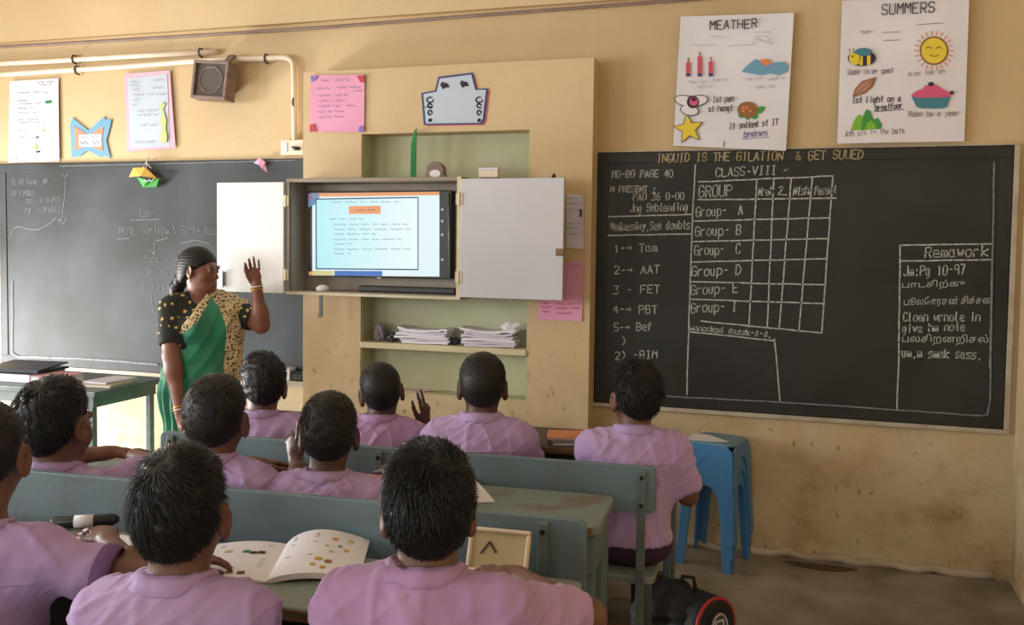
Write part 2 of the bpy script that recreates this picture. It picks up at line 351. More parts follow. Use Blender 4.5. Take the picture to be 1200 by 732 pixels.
def wall_open(name, fixed, t, a0, a1, opens, axis):
    """wall along an axis with rectangular openings (a, b, z0, z1)"""
    m = MB(); cur = a0
    def bx(p, q, z0, z1):
        if q-p < 1e-4 or z1-z0 < 1e-4: return
        if axis == 'y': m.box((min(fixed, fixed+t), p, z0), (max(fixed, fixed+t), q, z1))
        else: m.box((p, min(fixed, fixed+t), z0), (q, max(fixed, fixed+t), z1))
    for a, b, z0, z1 in opens: bx(cur, a, 0, 3.4); bx(a, b, 0, z0); bx(a, b, z1, 3.4); cur = b
    bx(cur, a1, 0, 3.4); return struct(name, m, 'wall')
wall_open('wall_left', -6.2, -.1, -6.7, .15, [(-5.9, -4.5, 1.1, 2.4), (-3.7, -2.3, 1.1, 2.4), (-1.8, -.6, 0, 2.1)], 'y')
wall_open('wall_back', -6.6, -.1, -6.2, .965, [(-4.4, -2.8, 1.1, 2.4), (-.85, .45, 1.1, 2.4)], 'x')  # both openings are unseen, added to carry the back fill lamps
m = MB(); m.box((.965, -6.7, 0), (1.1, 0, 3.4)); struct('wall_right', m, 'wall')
# broken plaster strip and stain at the foot of the wall
m = MB(); pts = []
for i in range(40): x = -2.3+i*.082; pts.append((x, -.006-.010*abs(math.sin(i*1.9)), .014+.010*math.sin(i*2.3)))
m.tube(pts, [.016+.009*abs(math.sin(i*1.3)) for i in range(40)], n=6); struct('trim_2', m, 'boardrim', smooth=True)
M['damp'] = mat('brown_damp_patch', srgb(84, 62, 42), srgb(70, 52, 36), 20, .5)
m = MB(); c = atz(962, 667, 0); n = 26
m.prism([(c.x+.15*math.cos(a)*(1+.15*math.sin(5*a)), c.y+.035+.042*math.sin(a)*(1+.2*math.sin(3*a)), .001) for a in [2*math.pi*k/n for k in range(n)]], (0, 0, .003)); struct('trim_3', m, 'damp')
# ================================================================== chalk lettering
G = {}
for ln in """A 02 28 42|14 34;B 02 08 38 46 35 05|35 44 43 32 02;C 47 38 18 07 03 12 32 43;D 02 08 28 46 44 22 02;E 48 08 02 42|05 35;F 48 08 02|05 35;G 47 38 18 07 03 12 32 43 45 25;H 02 08|42 48|05 45;I 28 22|18 38|12 32;J 48 43 32 12 03;K 08 02|48 05 42;L 08 02 42;M 02 08 25 48 42;N 02 08 42 48;O 18 07 03 12 32 43 47 38 18;P 02 08 38 47 46 35 05;Q 18 07 03 12 32 43 47 38 18|24 42;R 02 08 38 47 46 35 05|25 42;S 47 38 18 07 06 15 35 44 43 32 12 03;T 08 48|28 22;U 08 03 12 32 43 48;V 08 22 48;W 08 12 26 32 48;X 02 48|08 42;Y 08 25 48|25 22;Z 08 48 02 42
a 36 16 05 03 12 32 36|33 42;b 08 02 32 43 45 36 06;c 45 36 16 05 03 12 32;d 38 32 12 03 05 16 36;e 04 44 45 36 16 05 03 12 42;f 38 28 17 12|06 36;g 36 16 05 03 12 32|36 31 20 10;h 08 02|05 16 36 45 42;i 26 22|28 27;j 26 21 10|28 27;k 08 02|46 04 42;l 18 12 22;m 06 02|05 16 25 22|25 36 45 42;n 06 02|05 16 36 45 42;o 16 05 03 12 32 43 45 36 16;p 06 00|06 36 45 43 32 02;q 36 16 05 03 12 32|36 30;r 06 02|04 16 36;s 46 16 05 14 34 43 32 02;t 28 23 32|16 36;u 06 03 12 32|36 32;v 06 22 46;w 06 12 25 32 46;x 06 42|02 46;y 06 24|46 10;z 06 46 02 42
0 18 07 03 12 32 43 47 38 18;1 17 28 22;2 07 18 38 47 46 02 42;3 08 48 25 35 44 43 32 02;4 38 04 44|38 32;5 48 08 05 35 44 43 32 02;6 38 17 04 03 12 32 43 44 35 05;7 08 48 22;8 15 06 07 18 38 47 46 35 15 04 03 12 32 43 44 35;9 42 47 38 18 07 06 15 45;- 15 35;. 22 21;, 22 11;: 26 25|23 22;> 05 45|36 45 34;) 18 36 34 12;& 42 07 18 27 04 03 12 22 44;~ 04 15 24 35;/ 02 48;_ 02 42;| 28 22;= 06 46|04 44""".replace('\n', ';').split(';'):
    k, v = ln[0], ln[2:]; G[k] = [[(int(p[0]), int(p[1])) for p in st.split()] for st in v.split('|')]
TR = random.Random(3)
def ribbon(mb, pts, w, m=None, lift=(0, -1, 0), t=.0012):
    """a flat stroke lying on a wall; pts are 3-D"""
    pts = [Vector(p) for p in pts]; nrm = Vector(lift)
    for a, b in zip(pts, pts[1:]):
        d = b-a
        if d.length < 1e-5: continue
        d.normalize(); s = d.cross(nrm)*w*.5; e = d*w*.3
        q = [a-e-s, b+e-s, b+e+s, a-e+s]; mb.prism(q, nrm*t, m)
def write(mb, text, p0, p1, hpx, y, w=.0045, m=None, slant=0., jit=.35):
    """stroke lettering fitted between two photo pixels on the wall plane y"""
    mb.mark(); a, b = at(*p0, y), at(*p1, y); top = at(p0[0], p0[1]-hpx, y); up = Vector((0, 0, (top-a).length)); ax = b-a; n = len(text)
    for i, ch in enumerate(text):
        if ch == ' ' or ch not in G: continue
        cw = ax/n; o = a+cw*(i+.12)+up*TR.uniform(-.04, .04)
        for st in G[ch]:
            P = []
            for gx, gy in st:
                gx += TR.uniform(-jit, jit)*.5; gy += TR.uniform(-jit, jit)*.5
                P.append(o+cw*.72*(gx/4+slant*(gy-2)/6)+up*((gy-2)/6))
            ribbon(mb, P, w, m)
def line(mb, pts, y, w=.005, m=None, wav=.6):
    P = []; mb.mark()
    for (x0, y0), (x1, y1) in zip(pts, pts[1:]):
        n = max(2, int(math.hypot(x1-x0, y1-y0)/14))
        for k in range(n): t = k/n; P.append(at(x0+(x1-x0)*t+TR.uniform(-wav, wav)*.5, y0+(y1-y0)*t+TR.uniform(-wav, wav)*.5, y))
    P.append(at(*pts[-1], y)); ribbon(mb, P, w, m)
def font_mesh(text, p0, p1, y, hpx, mb, m=None):
    """text set in the built-in face (for the Tamil lines), fitted between two pixels"""
    mb.mark(); c = bpy.data.curves.new('t', 'FONT'); c.body = text; o = bpy.data.objects.new('t', c); COL.objects.link(o)
    bpy.context.view_layer.update(); me = bpy.data.meshes.new_from_object(o.evaluated_get(bpy.context.evaluated_depsgraph_get()))
    vs = [v.co.copy() for v in me.vertices]; fs = [tuple(p.vertices) for p in me.polygons]
    bpy.data.objects.remove(o); bpy.data.curves.remove(c); bpy.data.meshes.remove(me)
    if not vs: return
    x0, x1 = min(v.x for v in vs), max(v.x for v in vs); y0, y1 = min(v.y for v in vs), max(v.y for v in vs)
    a, b = at(*p0, y), at(*p1, y); h = (at(p0[0], p0[1]-hpx, y)-a).length
    mb.add([a+(b-a)*((v.x-x0)/(x1-x0))+Vector((0, 0, h*(v.y-y0)/(y1-y0))) for v in vs], fs, m)
# ------------------------------------------------------------------ right blackboard
BZ0, BZ1 = .695, 1.975
def blackboard(x0, x1, label, m_, fr):
    t = thing('blackboard', ((x0+x1)/2, 0, BZ0), label, 'blackboard')
    p = MB(); p.box((x0, -.016, BZ0), (x1, -.001, BZ1)); obj('panel', p, m_, t, bevel=.003)
    r = MB(); w = .055
    r.box((x0+.004, -.021, BZ0+.004), (x1-.004, -.016, BZ0+w)); r.box((x0+.004, -.021, BZ1-w), (x1-.004, -.016, BZ1-.004))
    r.box((x0+.004, -.021, BZ0+w), (x0+w, -.016, BZ1-w)); r.box((x1-w, -.021, BZ0+w), (x1-.004, -.016, BZ1-w)); obj('border', r, m_, t, bevel=.002)
    e = MB()
    for a, b in fr: e.box(a, b)
    obj('edge_strip', e, 'boardrim', t, bevel=.004); return t
bbR = blackboard(-.975, .917, 'blackboard ruled in chalk with a class group table and a homework box', 'board',
    [((-.975, -.02, BZ0-.022), (.942, -.001, BZ0)), ((.917, -.02, BZ0), (.942, -.001, BZ1)), ((-.975, -.018, BZ1), (.942, -.001, BZ1+.008))])
YB = -.0165; YR = -.0215
c = MB()
for p in ([(815,193),(811,266),(805.5,430),(805,462)], [(713,254),(811,251)], [(713,275.5),(811,274)], [(818.6,213),(976.8,206)], [(818,234),(980,232)], [(814,259),(972,255)], [(812.6,283),(969,279.5)], [(811,307),(968,303)], [(809,330),(968,333.5)], [(808,350.5),(966.5,355.5)], [(821.5,376),(963,390)], [(807,388.5),(907,399)],
          [(887,210),(877.6,383)], [(906.8,210),(899,383)], [(927.4,209),(913,385)], [(952,208),(936,388.5)], [(976,206),(963,390)], [(907.5,397),(911,430),(914,470)], [(1054.4,287),(1163,285.5)], [(1056,305.7),(1163,304)], [(1055,287),(1053,430),(1051,479)], [(1163,286),(1160,430)]):
    line(c, p, YB, .0066)
obj('chalk_ruling', c, 'chalk', bbR)
c = MB(); line(c, [(780,464),(914,471),(1050,480),(1150,487),(1157,486),(1160,470),(1163,300),(1165,190)], YR-.0004, .007); obj('chalk_border_line', c, 'chalk_dim', bbR)
c = MB()
for t_, a, b, h, sl in [('MO-BO PAGE 40', (716.6,208), (789,207), 8, .1), ('M PRESENT :', (715,225), (769,225), 7, .15), ('PAO 36 0-00', (741.5,234.5), (802,233.5), 8, .1), ('Jng Subtending', (738,248), (806.5,246.5), 9, .15), ('Wednesday.Sea doubts', (715,270), (809,267.5), 9, .1),
        ('1-> Tam', (719,296), (771,294), 9, 0), ('2-> AAT', (719,321), (774,320), 9, 0), ('3 - FET', (718,344), (774,343), 9, 0), ('4-> PBT', (718,367), (771,367), 9, 0), ('5-> Bef', (719,388), (765,387), 9, 0), (' )', (719,404), (735,404), 10, 0), ('2) -BIM', (720,421), (771,419.5), 9, 0),
        ('CLASS-VIII ~', (838,207), (925,203.6), 10, .1), ('GROUP', (818,230.5), (858.5,229.6), 13, .05), ('Nrah', (888,229), (906,228), 9, .4), ('2_', (911,228), (923,228), 9, .3), ('Nishr', (929,228.5), (952,227), 9, .4), ('Pecent', (954,228), (980,226), 9, .4),
        ('Group-  A', (815,254), (871,251), 11, .05), ('Group- B', (814,276.5), (869,274.5), 11, .05), ('Group-  C', (813,299), (868,296.5), 11, .05), ('Group- D', (810,323.5), (869,321), 11, .05), ('Group- E', (809,345), (865,342.5), 11, .05), ('Group- I', (809,366), (864,364), 11, .05), ('manooked dassk-d-d,', (808,386), (905,395), 6, .1),
        ('Remawork', (1083,301.5), (1159,300), 12, .05), ('Jm:Pg 10-97', (1058,323), (1131,321), 11, .05), ('Cloan wrnole in', (1058,376), (1149,376), 10, .05), ('give hm note', (1057,389), (1131,387), 9, .05), ('um.m smak sass.', (1056,418), (1151,420), 10, .05)]:
    write(c, t_, a, b, h, YB, .0056, None, sl)
obj('chalk_writing', c, 'chalk', bbR)
c = MB()
for t_, a, b, h in [('பாடதிற்கு', (1057,340), (1130,338), 11), ('பூலோரதன் சித்தன', (1059,361), (1163,359), 13), ('பலதிறனறிதல்', (1057,404), (1158,405), 13)]: font_mesh(t_, a, b, YB-.001, h, c)
if c.v: obj('chalk_writing', c, 'chalk', bbR)
c = MB(); write(c, 'INQUID IS THE GILATION  & GET SUUED', (769,190.2), (1012,186), 10, YR, .0056, None, .15); obj('chalk_heading', c, 'chalk_y', bbR)
# ------------------------------------------------------------------ left blackboard
bbL = blackboard(-4.878, -2.605, 'dusty blackboard behind the standing person in a saree, with faint chalk notes', 'boardL', [((-4.90, -.02, BZ0-.03), (-2.605, -.001, BZ0)), ((-4.905, -.02, BZ0), (-4.878, -.001, BZ1))])
c = MB()
for t_, a, b, h, sl in [('00 00 Gank, yD', (13.5,216), (56,215), 6, .1), ('20 POVERT', (13.5,229), (41,229), 5.5, 0), ('san  s so/th', (30,237.5), (71,236), 6, .1), ('sy  radrebaj', (29.5,249), (71,248), 7, .1), ('Ish .', (162,254), (188,254), 8, .1), ('Nang, Sartagm & Garle haan', (140,273.5), (259,274), 9, .1),
        ('Done -  9', (170,307), (208,307), 8, .1), ('Xolon  Y', (173,323), (212,323), 8, .1), ('N layer', (168,340), (205,340), 8, .1)]: write(c, t_, a, b, h, YB, .0043, None, sl)
for p in ([(77.5,204),(76,230),(72,258),(67,256),(74,262),(78,256)], [(72,203),(77,208),(81,203),(77,205)], [(13.5,276),(15,268),(23,265),(30,268),(45,269),(58,262),(66,255)], [(152.6,258),(187,257)], [(197,276),(196,279),(182,282),(180,297)], [(177,292),(180,298),(183,293)], [(212,285),(230,281),(246,286)], [(178,348),(180,366)], [(137,280),(152,279)]): line(c, p, YB, .004)
obj('chalk_writing', c, 'chalk_dim', bbL)
c = MB(); line(c, [(14,414),(22,418),(60,419),(110,421),(160,425),(184,427)], YR-.0004, .012); line(c, [(70,194.5),(200,191.5),(345,187.5)], YR-.0004, .005); line(c, [(14,330),(14,414)], YR-.0004, .005)
obj('chalk_border_line', c, 'chalk_dim', bbL)
# ================================================================== things on the front wall
def sheet(mb, corners, y, th=.0012, m=None, bow=.004, n=10, seed=1):
    """a paper on the wall: corners (pixels, TL TR BR BL), slightly bowed off the wall"""
    P = [at(x, yy, y) for x, yy in corners]; r = random.Random(seed); vs = []; ph = r.uniform(0, 6)
    for j in range(n+1):
        for i in range(n+1):
            u, v = i/n, j/n; p = (P[0]*(1-u)+P[1]*u)*(1-v)+(P[3]*(1-u)+P[2]*u)*v
            p = p+Vector((0, -bow*(.5+.5*math.sin(ph+4*u+3*v))*(1 if v < .96 else 1.6), 0)); vs.append(p)
    k = len(vs); fs = []
    for j in range(n):
        for i in range(n): a = j*(n+1)+i; fs += [(a, a+1, a+n+2, a+n+1), (a+k, a+k+n+1, a+k+n+2, a+k+1)]
    rim = [i for i in range(n+1)]+[j*(n+1)+n for j in range(1, n+1)]+[n*(n+1)+i for i in range(n-1, -1, -1)]+[j*(n+1) for j in range(n-1, 0, -1)]
    for a, b in zip(rim, rim[1:]+rim[:1]): fs.append((a, a+k, b+k, b))
    mb.add(vs+[p+Vector((0, th, 0)) for p in vs], fs, m)
def flat(mb, pix, y, m, th=.0008): mb.prism([at(a, b, y) for a, b in pix], (0, -th, 0), m)
def oval(cx, cy, rx, ry, n=20, rot=0, a0=0, a1=360):
    o = []
    for k in range(n+(a1-a0 < 360)):
        a = math.radians(a0+(a1-a0)*k/n); x, y = rx*math.cos(a), ry*math.sin(a); c, s = math.cos(rot), math.sin(rot); o.append((cx+x*c-y*s, cy+x*s+y*c))
    return o
def squig(mb, p0, p1, h, y, w=.003, m=None, seed=0):
    """illegible small handwriting: a wavering pen line broken into words"""
    mb.mark(); r = random.Random(seed+int(p0[0]*7+p0[1]*13)); L = p1[0]-p0[0]; x = 0
    while x < L:
        wl = min(r.uniform(7, 15), L-x); n = max(3, int(wl/1.6)); P = []
        for k in range(n+1): t = (x+wl*k/n)/L; P.append(at(p0[0]+L*t, p0[1]+(p1[1]-p0[1])*t-h*(.5+.5*math.sin(k*2.1+r.uniform(-.5, .5))), y))
        ribbon(mb, P, w, m, t=.0006); x += wl+r.uniform(2.5, 4.5)
def paper_thing(name, corners, y, label, cat, m, seed=1, group=None, bow=.004):
    c = at(*corners[3], 0); c2 = at(*corners[2], 0); t = thing(name, ((c.x+c2.x)/2, y, min(c.z, c2.z)), label, cat, group)
    s = MB(); sheet(s, corners, y, m=m, seed=seed, bow=bow); obj('sheet', s, m, t, smooth=False); return t
def part(t, name, mb, m=None, label=None, **k):
    o = obj(name, mb, m, t, **k)
    if label: o['label'] = label
    return o
# ---- large drawn charts over the right board
YP = -.024; YD = YP-.0085
t = paper_thing('drawn_chart', [(798,20),(930.5,15),(921,177),(789,170.5)], YP, 'white chart headed MEATHER with candles, cloud, turtle and a yellow star', 'poster', 'paper', 3, 'large drawn charts over the right blackboard', bow=.008)
m = MB(); write(m, 'MEATHER', (831,34.5), (888,32.5), 10, YD, .0046, 'ink'); part(t, 'heading', m)
m = MB()
for a, b in [((809,53),(840,53)), ((852,54),(885,52)), ((885,45),(906,52)), ((833,42),(850,44)), ((883,38),(905,37))]: ribbon(m, [at(*a, YD), at(*b, YD)], .0028, 'pale_ink')
line(m, [(882,52),(885,43),(899,42),(903,51)], YD, .0028, 'pale_ink')
for a, b in [((806,98),(828,98)), ((835,96),(852,95)), ((816,104),(834,103)), ((873,95),(893,94)), ((899,95),(918,93)), ((885,104),(908,103))]: squig(m, a, b, 4, YD, .0028, 'pale_ink')
write(m, 'Ist pen', (835,120), (860,118.5), 7, YD, .0034, 'ink', .1); write(m, 'at hangt', (830,131), (859,129.5), 7, YD, .0034, 'ink', .1)
write(m, 'It snlked st IT', (854,151.5), (912,146), 7, YD, .0034, 'ink', .15); write(m, 'bndnes', (871,161), (900,158.5), 7, YD, .0034, 'mauve', .15); ribbon(m, [at(869,163,YD), at(901,160.5,YD)], .003, 'mauve')
ribbon(m, [at(848.5,165,YD), at(848,172,YD)], .003, 'ink'); part(t, 'handwriting', m)
m = MB()
for x, y0 in ((806.5,73), (820,66), (833,72)):
    flat(m, [(x-2.6,y0),(x+2.6,y0),(x+2.6,89),(x-2.6,89)], YD, 'rose'); flat(m, [(x-2.6,86),(x+2.6,86),(x+2.6,89.5),(x-2.6,89.5)], YD-.0009, 'navy')
    flat(m, [(x-1,y0-4),(x,y0-6),(x+1,y0-4),(x+.5,y0),(x-.5,y0)], YD-.0004, 'brown')
part(t, 'candle_drawing', m)
m = MB(); flat(m, oval(896.5,76,8,7), YD, 'orange'); flat(m, [(869,84),(873,79),(879,74),(885,69),(890,71),(894,76),(899,77),(904,74),(911,73),(919,72),(924,77),(922,84),(913,88),(903,86),(892,88),(880,86)], YD-.0009, 'blue'); part(t, 'cloud_drawing', m)
m = MB()
for k in range(3): flat(m, oval(803+14*(k % 2)+(5 if k == 2 else 0), 118+(k == 2)*11, 13 if k < 2 else 11, 6.5, 18, .2*(-1)**k), YD+.0002-.0003*k, 'ink'); flat(m, oval(803+14*(k % 2)+(5 if k == 2 else 0), 118+(k == 2)*11, 12 if k < 2 else 10, 5.6, 18, .2*(-1)**k), YD-.0008-.0003*k, 'paper')
flat(m, oval(812,119.5,7.2,7.5), YD-.002, 'ink'); flat(m, oval(813,119,5,5), YD-.003, 'dpink'); flat(m, oval(813,116.5,3,2), YD-.004, 'ink'); part(t, 'flower_drawing', m)
m = MB(); star = lambda R, r_, cx, cy, rot: [(cx+(R if k % 2 == 0 else r_)*math.sin(math.pi*k/5+rot), cy-(R if k % 2 == 0 else r_)*math.cos(math.pi*k/5+rot)) for k in range(10)]
flat(m, star(19,8.5,807,151,-.15), YD, 'ink'); flat(m, star(17.2,7.6,807,151,-.15), YD-.001, 'yellow'); part(t, 'star_drawing', m)
m = MB(); flat(m, oval(876,137,2.5,3.5), YD, 'green'); flat(m, oval(869,135,4,3), YD, 'green'); flat(m, oval(884,136,4,3.5), YD, 'green'); flat(m, oval(890,129,7,3.5,18,-.5), YD, 'green'); flat(m, oval(876,128.5,12,9.5), YD-.001, 'brown')
for k in range(4): flat(m, oval(871+4*(k % 3), 126+4*(k//2), 1.8, 1.6, 8), YD-.002, 'orange')
part(t, 'turtle_drawing', m)
t = paper_thing('drawn_chart', [(987,1),(1135.5,-5),(1130,165.5),(981,168.5)], YP, 'white chart headed SUMMERS with bee, smiling sun, leaf and pink pot', 'poster', 'paper', 5, 'large drawn charts over the right blackboard', bow=.008)
m = MB(); write(m, 'SUMMERS', (1032,17), (1096,14.5), 12, YD, .0042, 'ink', .05); part(t, 'heading', m)
m = MB()
for a, b in [((1034,38),(1055,37.5)), ((1035,47.5),(1054,47)), ((1075,29),(1105,27))]: ribbon(m, [at(*a, YD), at(*b, YD)], .003, 'pencil')
squig(m, (1009,40), (1024,39), 4, YD, .003, 'pencil')
write(m, 'Bade io er geat', (993,87.5), (1047,85), 6, YD, .0028, 'pencil', .15); write(m, 'tree toe on', (1062,90), (1107,86), 6, YD, .0026, 'pale_ink', .15)
write(m, 'Ist light on a', (998,121), (1056,118.5), 7, YD, .0034, 'ink', .15); write(m, 'breatfoor', (1025,129.5), (1058,126.5), 6.5, YD, .0034, 'ink', .15); ribbon(m, [at(1024,131,YD), at(1059,128,YD)], .003, 'ink')
write(m, 'Robo bu a year', (1064,136.5), (1124,135), 6, YD, .003, 'pencil', .15); write(m, 'Ath ois to the bats', (990,160.5), (1060,156), 6.5, YD, .003, 'pencil', .15); part(t, 'handwriting', m)
m = MB(); flat(m, oval(1010,68,16.5,9.5), YD, 'ink'); flat(m, oval(1002,68,7,8,16), YD-.001, 'yellow')
for x in (1009, 1018): flat(m, [(x-2,60),(x+2.2,60),(x+2,76.5),(x-2,76.5)], YD-.001, 'yellow')
flat(m, [(1000,62),(1005,57),(1014,56),(1022,59),(1020,65),(1010,66)], YD-.002, 'teal'); flat(m, oval(999,66,1,1.3,8), YD-.003, 'ink')
for x in (996, 1001): ribbon(m, [at(x,61,YD-.001), at(x-1,57,YD-.001)], .003, 'ink')
part(t, 'bee_drawing', m)
m = MB(); flat(m, oval(1094.6,59.4,17,17,28), YD, 'brown'); flat(m, oval(1094.6,59.4,14.8,14.8,28), YD-.001, 'yellow')
for k in range(22): a = 2*math.pi*k/22; ribbon(m, [at(1094.6+18.5*math.cos(a),59.4+18.5*math.sin(a),YD), at(1094.6+23*math.cos(a),59.4+23*math.sin(a),YD)], .004, 'orange')
line(m, oval(1088.5,57,3,2,6,0,180,360), YD-.002, .003, 'brown', 0); line(m, oval(1100,57,3,2,6,0,180,360), YD-.002, .003, 'brown', 0); line(m, oval(1094.6,63,5,3,6,0,20,160), YD-.002, .003, 'brown', 0); part(t, 'sun_drawing', m)
m = MB(); flat(m, [(999,113),(1002,104),(1010,95),(1027,90),(1023,101),(1014,109),(1003,113)], YD, 'brown'); flat(m, [(1001,111),(1004,104),(1011,97),(1024,92),(1020,101),(1013,107),(1004,111.5)], YD-.001, 'leafb'); ribbon(m, [at(1001,112,YD-.002), at(1024,92,YD-.002)], .003, 'brown'); part(t, 'leaf_drawing', m)
m = MB(); flat(m, [(1068,113),(1114,113),(1110,125),(1104,127),(1080,127),(1074,125)], YD, 'teal'); flat(m, [(1067,112),(1073,107),(1081,104),(1084,100),(1097,99),(1104,104),(1112,108),(1117,110),(1110,114),(1075,114.5)], YD-.001, 'dpink'); flat(m, oval(1091,98.5,3.4,2.6,12), YD-.002, 'ink'); flat(m, oval(1115.5,108.5,2.6,2.2,10), YD-.002, 'ink'); part(t, 'pot_drawing', m)
m = MB(); flat(m, [(997,153),(1000,143),(1004,136),(1008,134),(1013,141),(1017,152)], YD, 'lime'); flat(m, [(1009,152),(1011,137),(1015,128),(1020,130),(1024,140),(1029,138),(1034,147),(1032,151)], YD-.001, 'green'); flat(m, [(1013,152),(1016,144),(1021,141),(1026,146),(1027,151)], YD-.002, 'lime'); part(t, 'hill_drawing', m)
# ---- papers left of the pilaster
YQ = -.012; YE = YQ-.006
t = paper_thing('notice_sheet', [(12,95.5),(68.5,91.6),(70,189),(9.6,190.5)], YQ, 'white typed notice sheet pinned above the left end of the left blackboard', 'poster', 'paper', 7)
m = MB()
for y0, a, b in [(97,42,63), (100,45,60), (109.5,20,56), (119,20,33), (122.5,23,48), (128,20,40), (133,21,43), (141,20,46), (144.5,22,54), (153.5,20,31), (162,21,31), (186,13,22)]: squig(m, (a,y0), (b,y0-.5), 1.6, YE, .0028, 'ink')
part(t, 'print', m); m = MB(); flat(m, [(53,118),(60,117.5),(60,121),(53,121.5)], YE, 'dgreen'); flat(m, [(48,152),(51,151),(52,155),(49,156)], YE, 'olive'); flat(m, [(39,169),(43,168.5),(43,176),(39,176)], YE, 'olive'); flat(m, [(42,160),(45,159.5),(45,161.5),(42,162)], YE, 'ink'); flat(m, [(42,177),(47,176.5),(47,178.5),(42,179)], YE, 'ink'); part(t, 'picture', m)
p = [(82.6,145.5),(86,137),(88,140),(104,153),(122,136.5),(124,140),(131,140),(129,150),(125,165),(128,178),(130,186),(123,182),(118,184),(103,176),(94,183),(84,184),(83.5,165)]
c = at(105,184,0); t = thing('paper_butterfly', (c.x, -.012, c.z), 'blue and orange paper butterfly cutout with a white name label', 'decoration')
m = MB(); m.prism([at(a, b, -.006) for a, b in p], (0, -.003, 0)); part(t, 'wing_backing', m, 'blue'); m = MB(); m.prism([at(a, b, -.0095) for a, b in [(87,148),(104,158),(122,148),(119.5,162),(121,177),(104,171),(87,176),(88.5,162)]], (0, -.002, 0)); part(t, 'wing_front', m, 'coral', 'orange inner wings')
m = MB(); flat(m, [(92,158),(119,157),(119,171.5),(93,172)], -.012, 'paper'); part(t, 'name_label', m); m = MB(); squig(m, (95,163), (116,162), 3, -.0135, .003, 'ink'); squig(m, (94,169.5), (118,168.5), 4, -.0135, .0036, 'ink'); part(t, 'handwriting', m)
t = paper_thing('bordered_sheet', [(145.5,86.5),(199.5,82.5),(206,173.5),(148.7,177.5)], YQ, 'white worksheet mounted on a pink card, left of the wall speaker', 'poster', 'palepink', 9)
m = MB(); sheet(m, [(150,91.5),(196.5,87),(199,171),(153,173.5)], YQ-.0025, seed=9, bow=.004); part(t, 'worksheet', m, 'greyblue', 'pale grey written page'); m = MB()
for y0, a, b in [(97,152,166), (101,152,163), (106,155,165), (112,156,196), (118,155,162), (124,154,160), (131,160,184), (136,162,184), (148,164,184), (168,158,180), (95,178,192), (104,178,190)]: squig(m, (a,y0), (b,y0-.7), 2, YE-.006, .0026, 'pencil')
part(t, 'handwriting', m); m = MB(); flat(m, [(187,122),(191,120),(194,123),(191,128),(193,134),(195,141),(194,150),(196,160),(195,167),(189,168),(188,158),(190,150),(188,142),(190,134)], YE-.006, 'olive'); part(t, 'plant_drawing', m)
# ---- pink sheet and tower cutout on the pilaster
t = paper_thing('pink_sheet', [(364,88),(427.5,87.5),(427,155),(362.5,154.5)], PY-.006, 'square pink handwritten sheet with coloured corners beside the niche top', 'poster', 'pink', 11, bow=.003)
y = PY-.011; m = MB()
for q, c in (([(364,89),(372,89),(371,93),(365,96)], 'mauve'), ([(418,88.5),(427,88.5),(427,97),(422,96)], 'red'), ([(363,146),(368,145),(372,154),(363,154)], 'red'), ([(420,154.5),(421,148),(426,147),(427,154.5)], 'mauve')): m.mark(); flat(m, q, y, c)
part(t, 'corner_patch', m); m = MB()
for y0, a, b in [(95.5,376,386), (95,393,408), (105,370,386), (104,395,405), (103.5,410,422), (107.5,414,424), (113,373,388), (112.5,392,406), (119.5,373,388), (119,393,402), (125.5,373,402), (125,405,416), (132,373,388), (131.5,392,403), (138.5,373,388), (138,391,405)]: squig(m, (a,y0), (b,y0-.3), 2.2, y, .002, 'mauve')
part(t, 'handwriting', m)
p = [(495,110),(511,107),(515,91),(553,86),(558,105),(571,104.5),(567,140),(564,145),(498,146)]
c = at(533,146,PY); t = thing('paper_tower', (c.x, PY-.006, c.z), 'grey castle shaped paper cutout with red and blue edges above the niche', 'decoration')
m = MB(); m.prism([at(a+2.5, b+1.5, PY-.001) for a, b in p], (0, -.002, 0)); part(t, 'red_backing', m, 'rose'); m = MB(); m.prism([at(a+(-1.2 if a < 533 else 1), b+(.5 if b > 130 else -1), PY-.003) for a, b in p], (0, -.002, 0)); part(t, 'blue_backing', m, 'navy')
m = MB(); m.prism([at(533+(a-533)*.965, 117+(b-117)*.955, PY-.005) for a, b in p], (0, -.002, 0)); part(t, 'front', m, 'greyblue'); m = MB(); y = PY-.0075
for cx, cy in ((520.5,100), (543.5,98.5)):
    for k in range(9): a = k*2.4; flat(m, oval(cx+5*math.cos(a)*(.3+.08*k), cy+3.6*math.sin(a)*(.3+.08*k), 1.8, 1.5, 8), y, 'ink')
for x in (504, 561.5):
    for k, (dy, r_) in enumerate(((117, 4.2), (124, 3), (132, 3), (141, 1.6))): line(m, oval(x, dy, r_*.9, r_*.75, 9, .6*k, 0, 300), y, .0065, 'ink', .3)
line(m, [(498,125.5),(507,124.5)], y, .004, 'ink'); part(t, 'painted_marks', m)
# ---- papers right of the cabinet
t = paper_thing('notice_sheet', [(664,227),(683.5,229),(684,292),(663,290)], PY-.006, 'white notice sheet half hidden behind the right cabinet door', 'poster', 'paper2', 13, bow=.003); m = MB()
for y0 in (233, 239, 246, 262, 268, 275): squig(m, (665,y0), (680,y0), 1.8, PY-.0105, .0025, 'pencil')
flat(m, [(679.5,245),(682,245),(682,254),(679.5,254)], PY-.0105, 'ink'); part(t, 'print', m)
t = paper_thing('pink_sheet', [(641,308),(683.5,306.5),(682,376.5),(629,374)], PY-.006, 'pink handwritten sheet hanging below the right cabinet door', 'poster', 'pink', 15, bow=.003); m = MB()
for y0, a, b in [(312,668,681), (356,634,645), (361,634,646), (366,635,646), (357,652,680), (362,652,679), (368,651,668)]: squig(m, (a,y0), (b,y0-.3), 2, PY-.0105, .0027, 'rose')
part(t, 'handwriting', m)
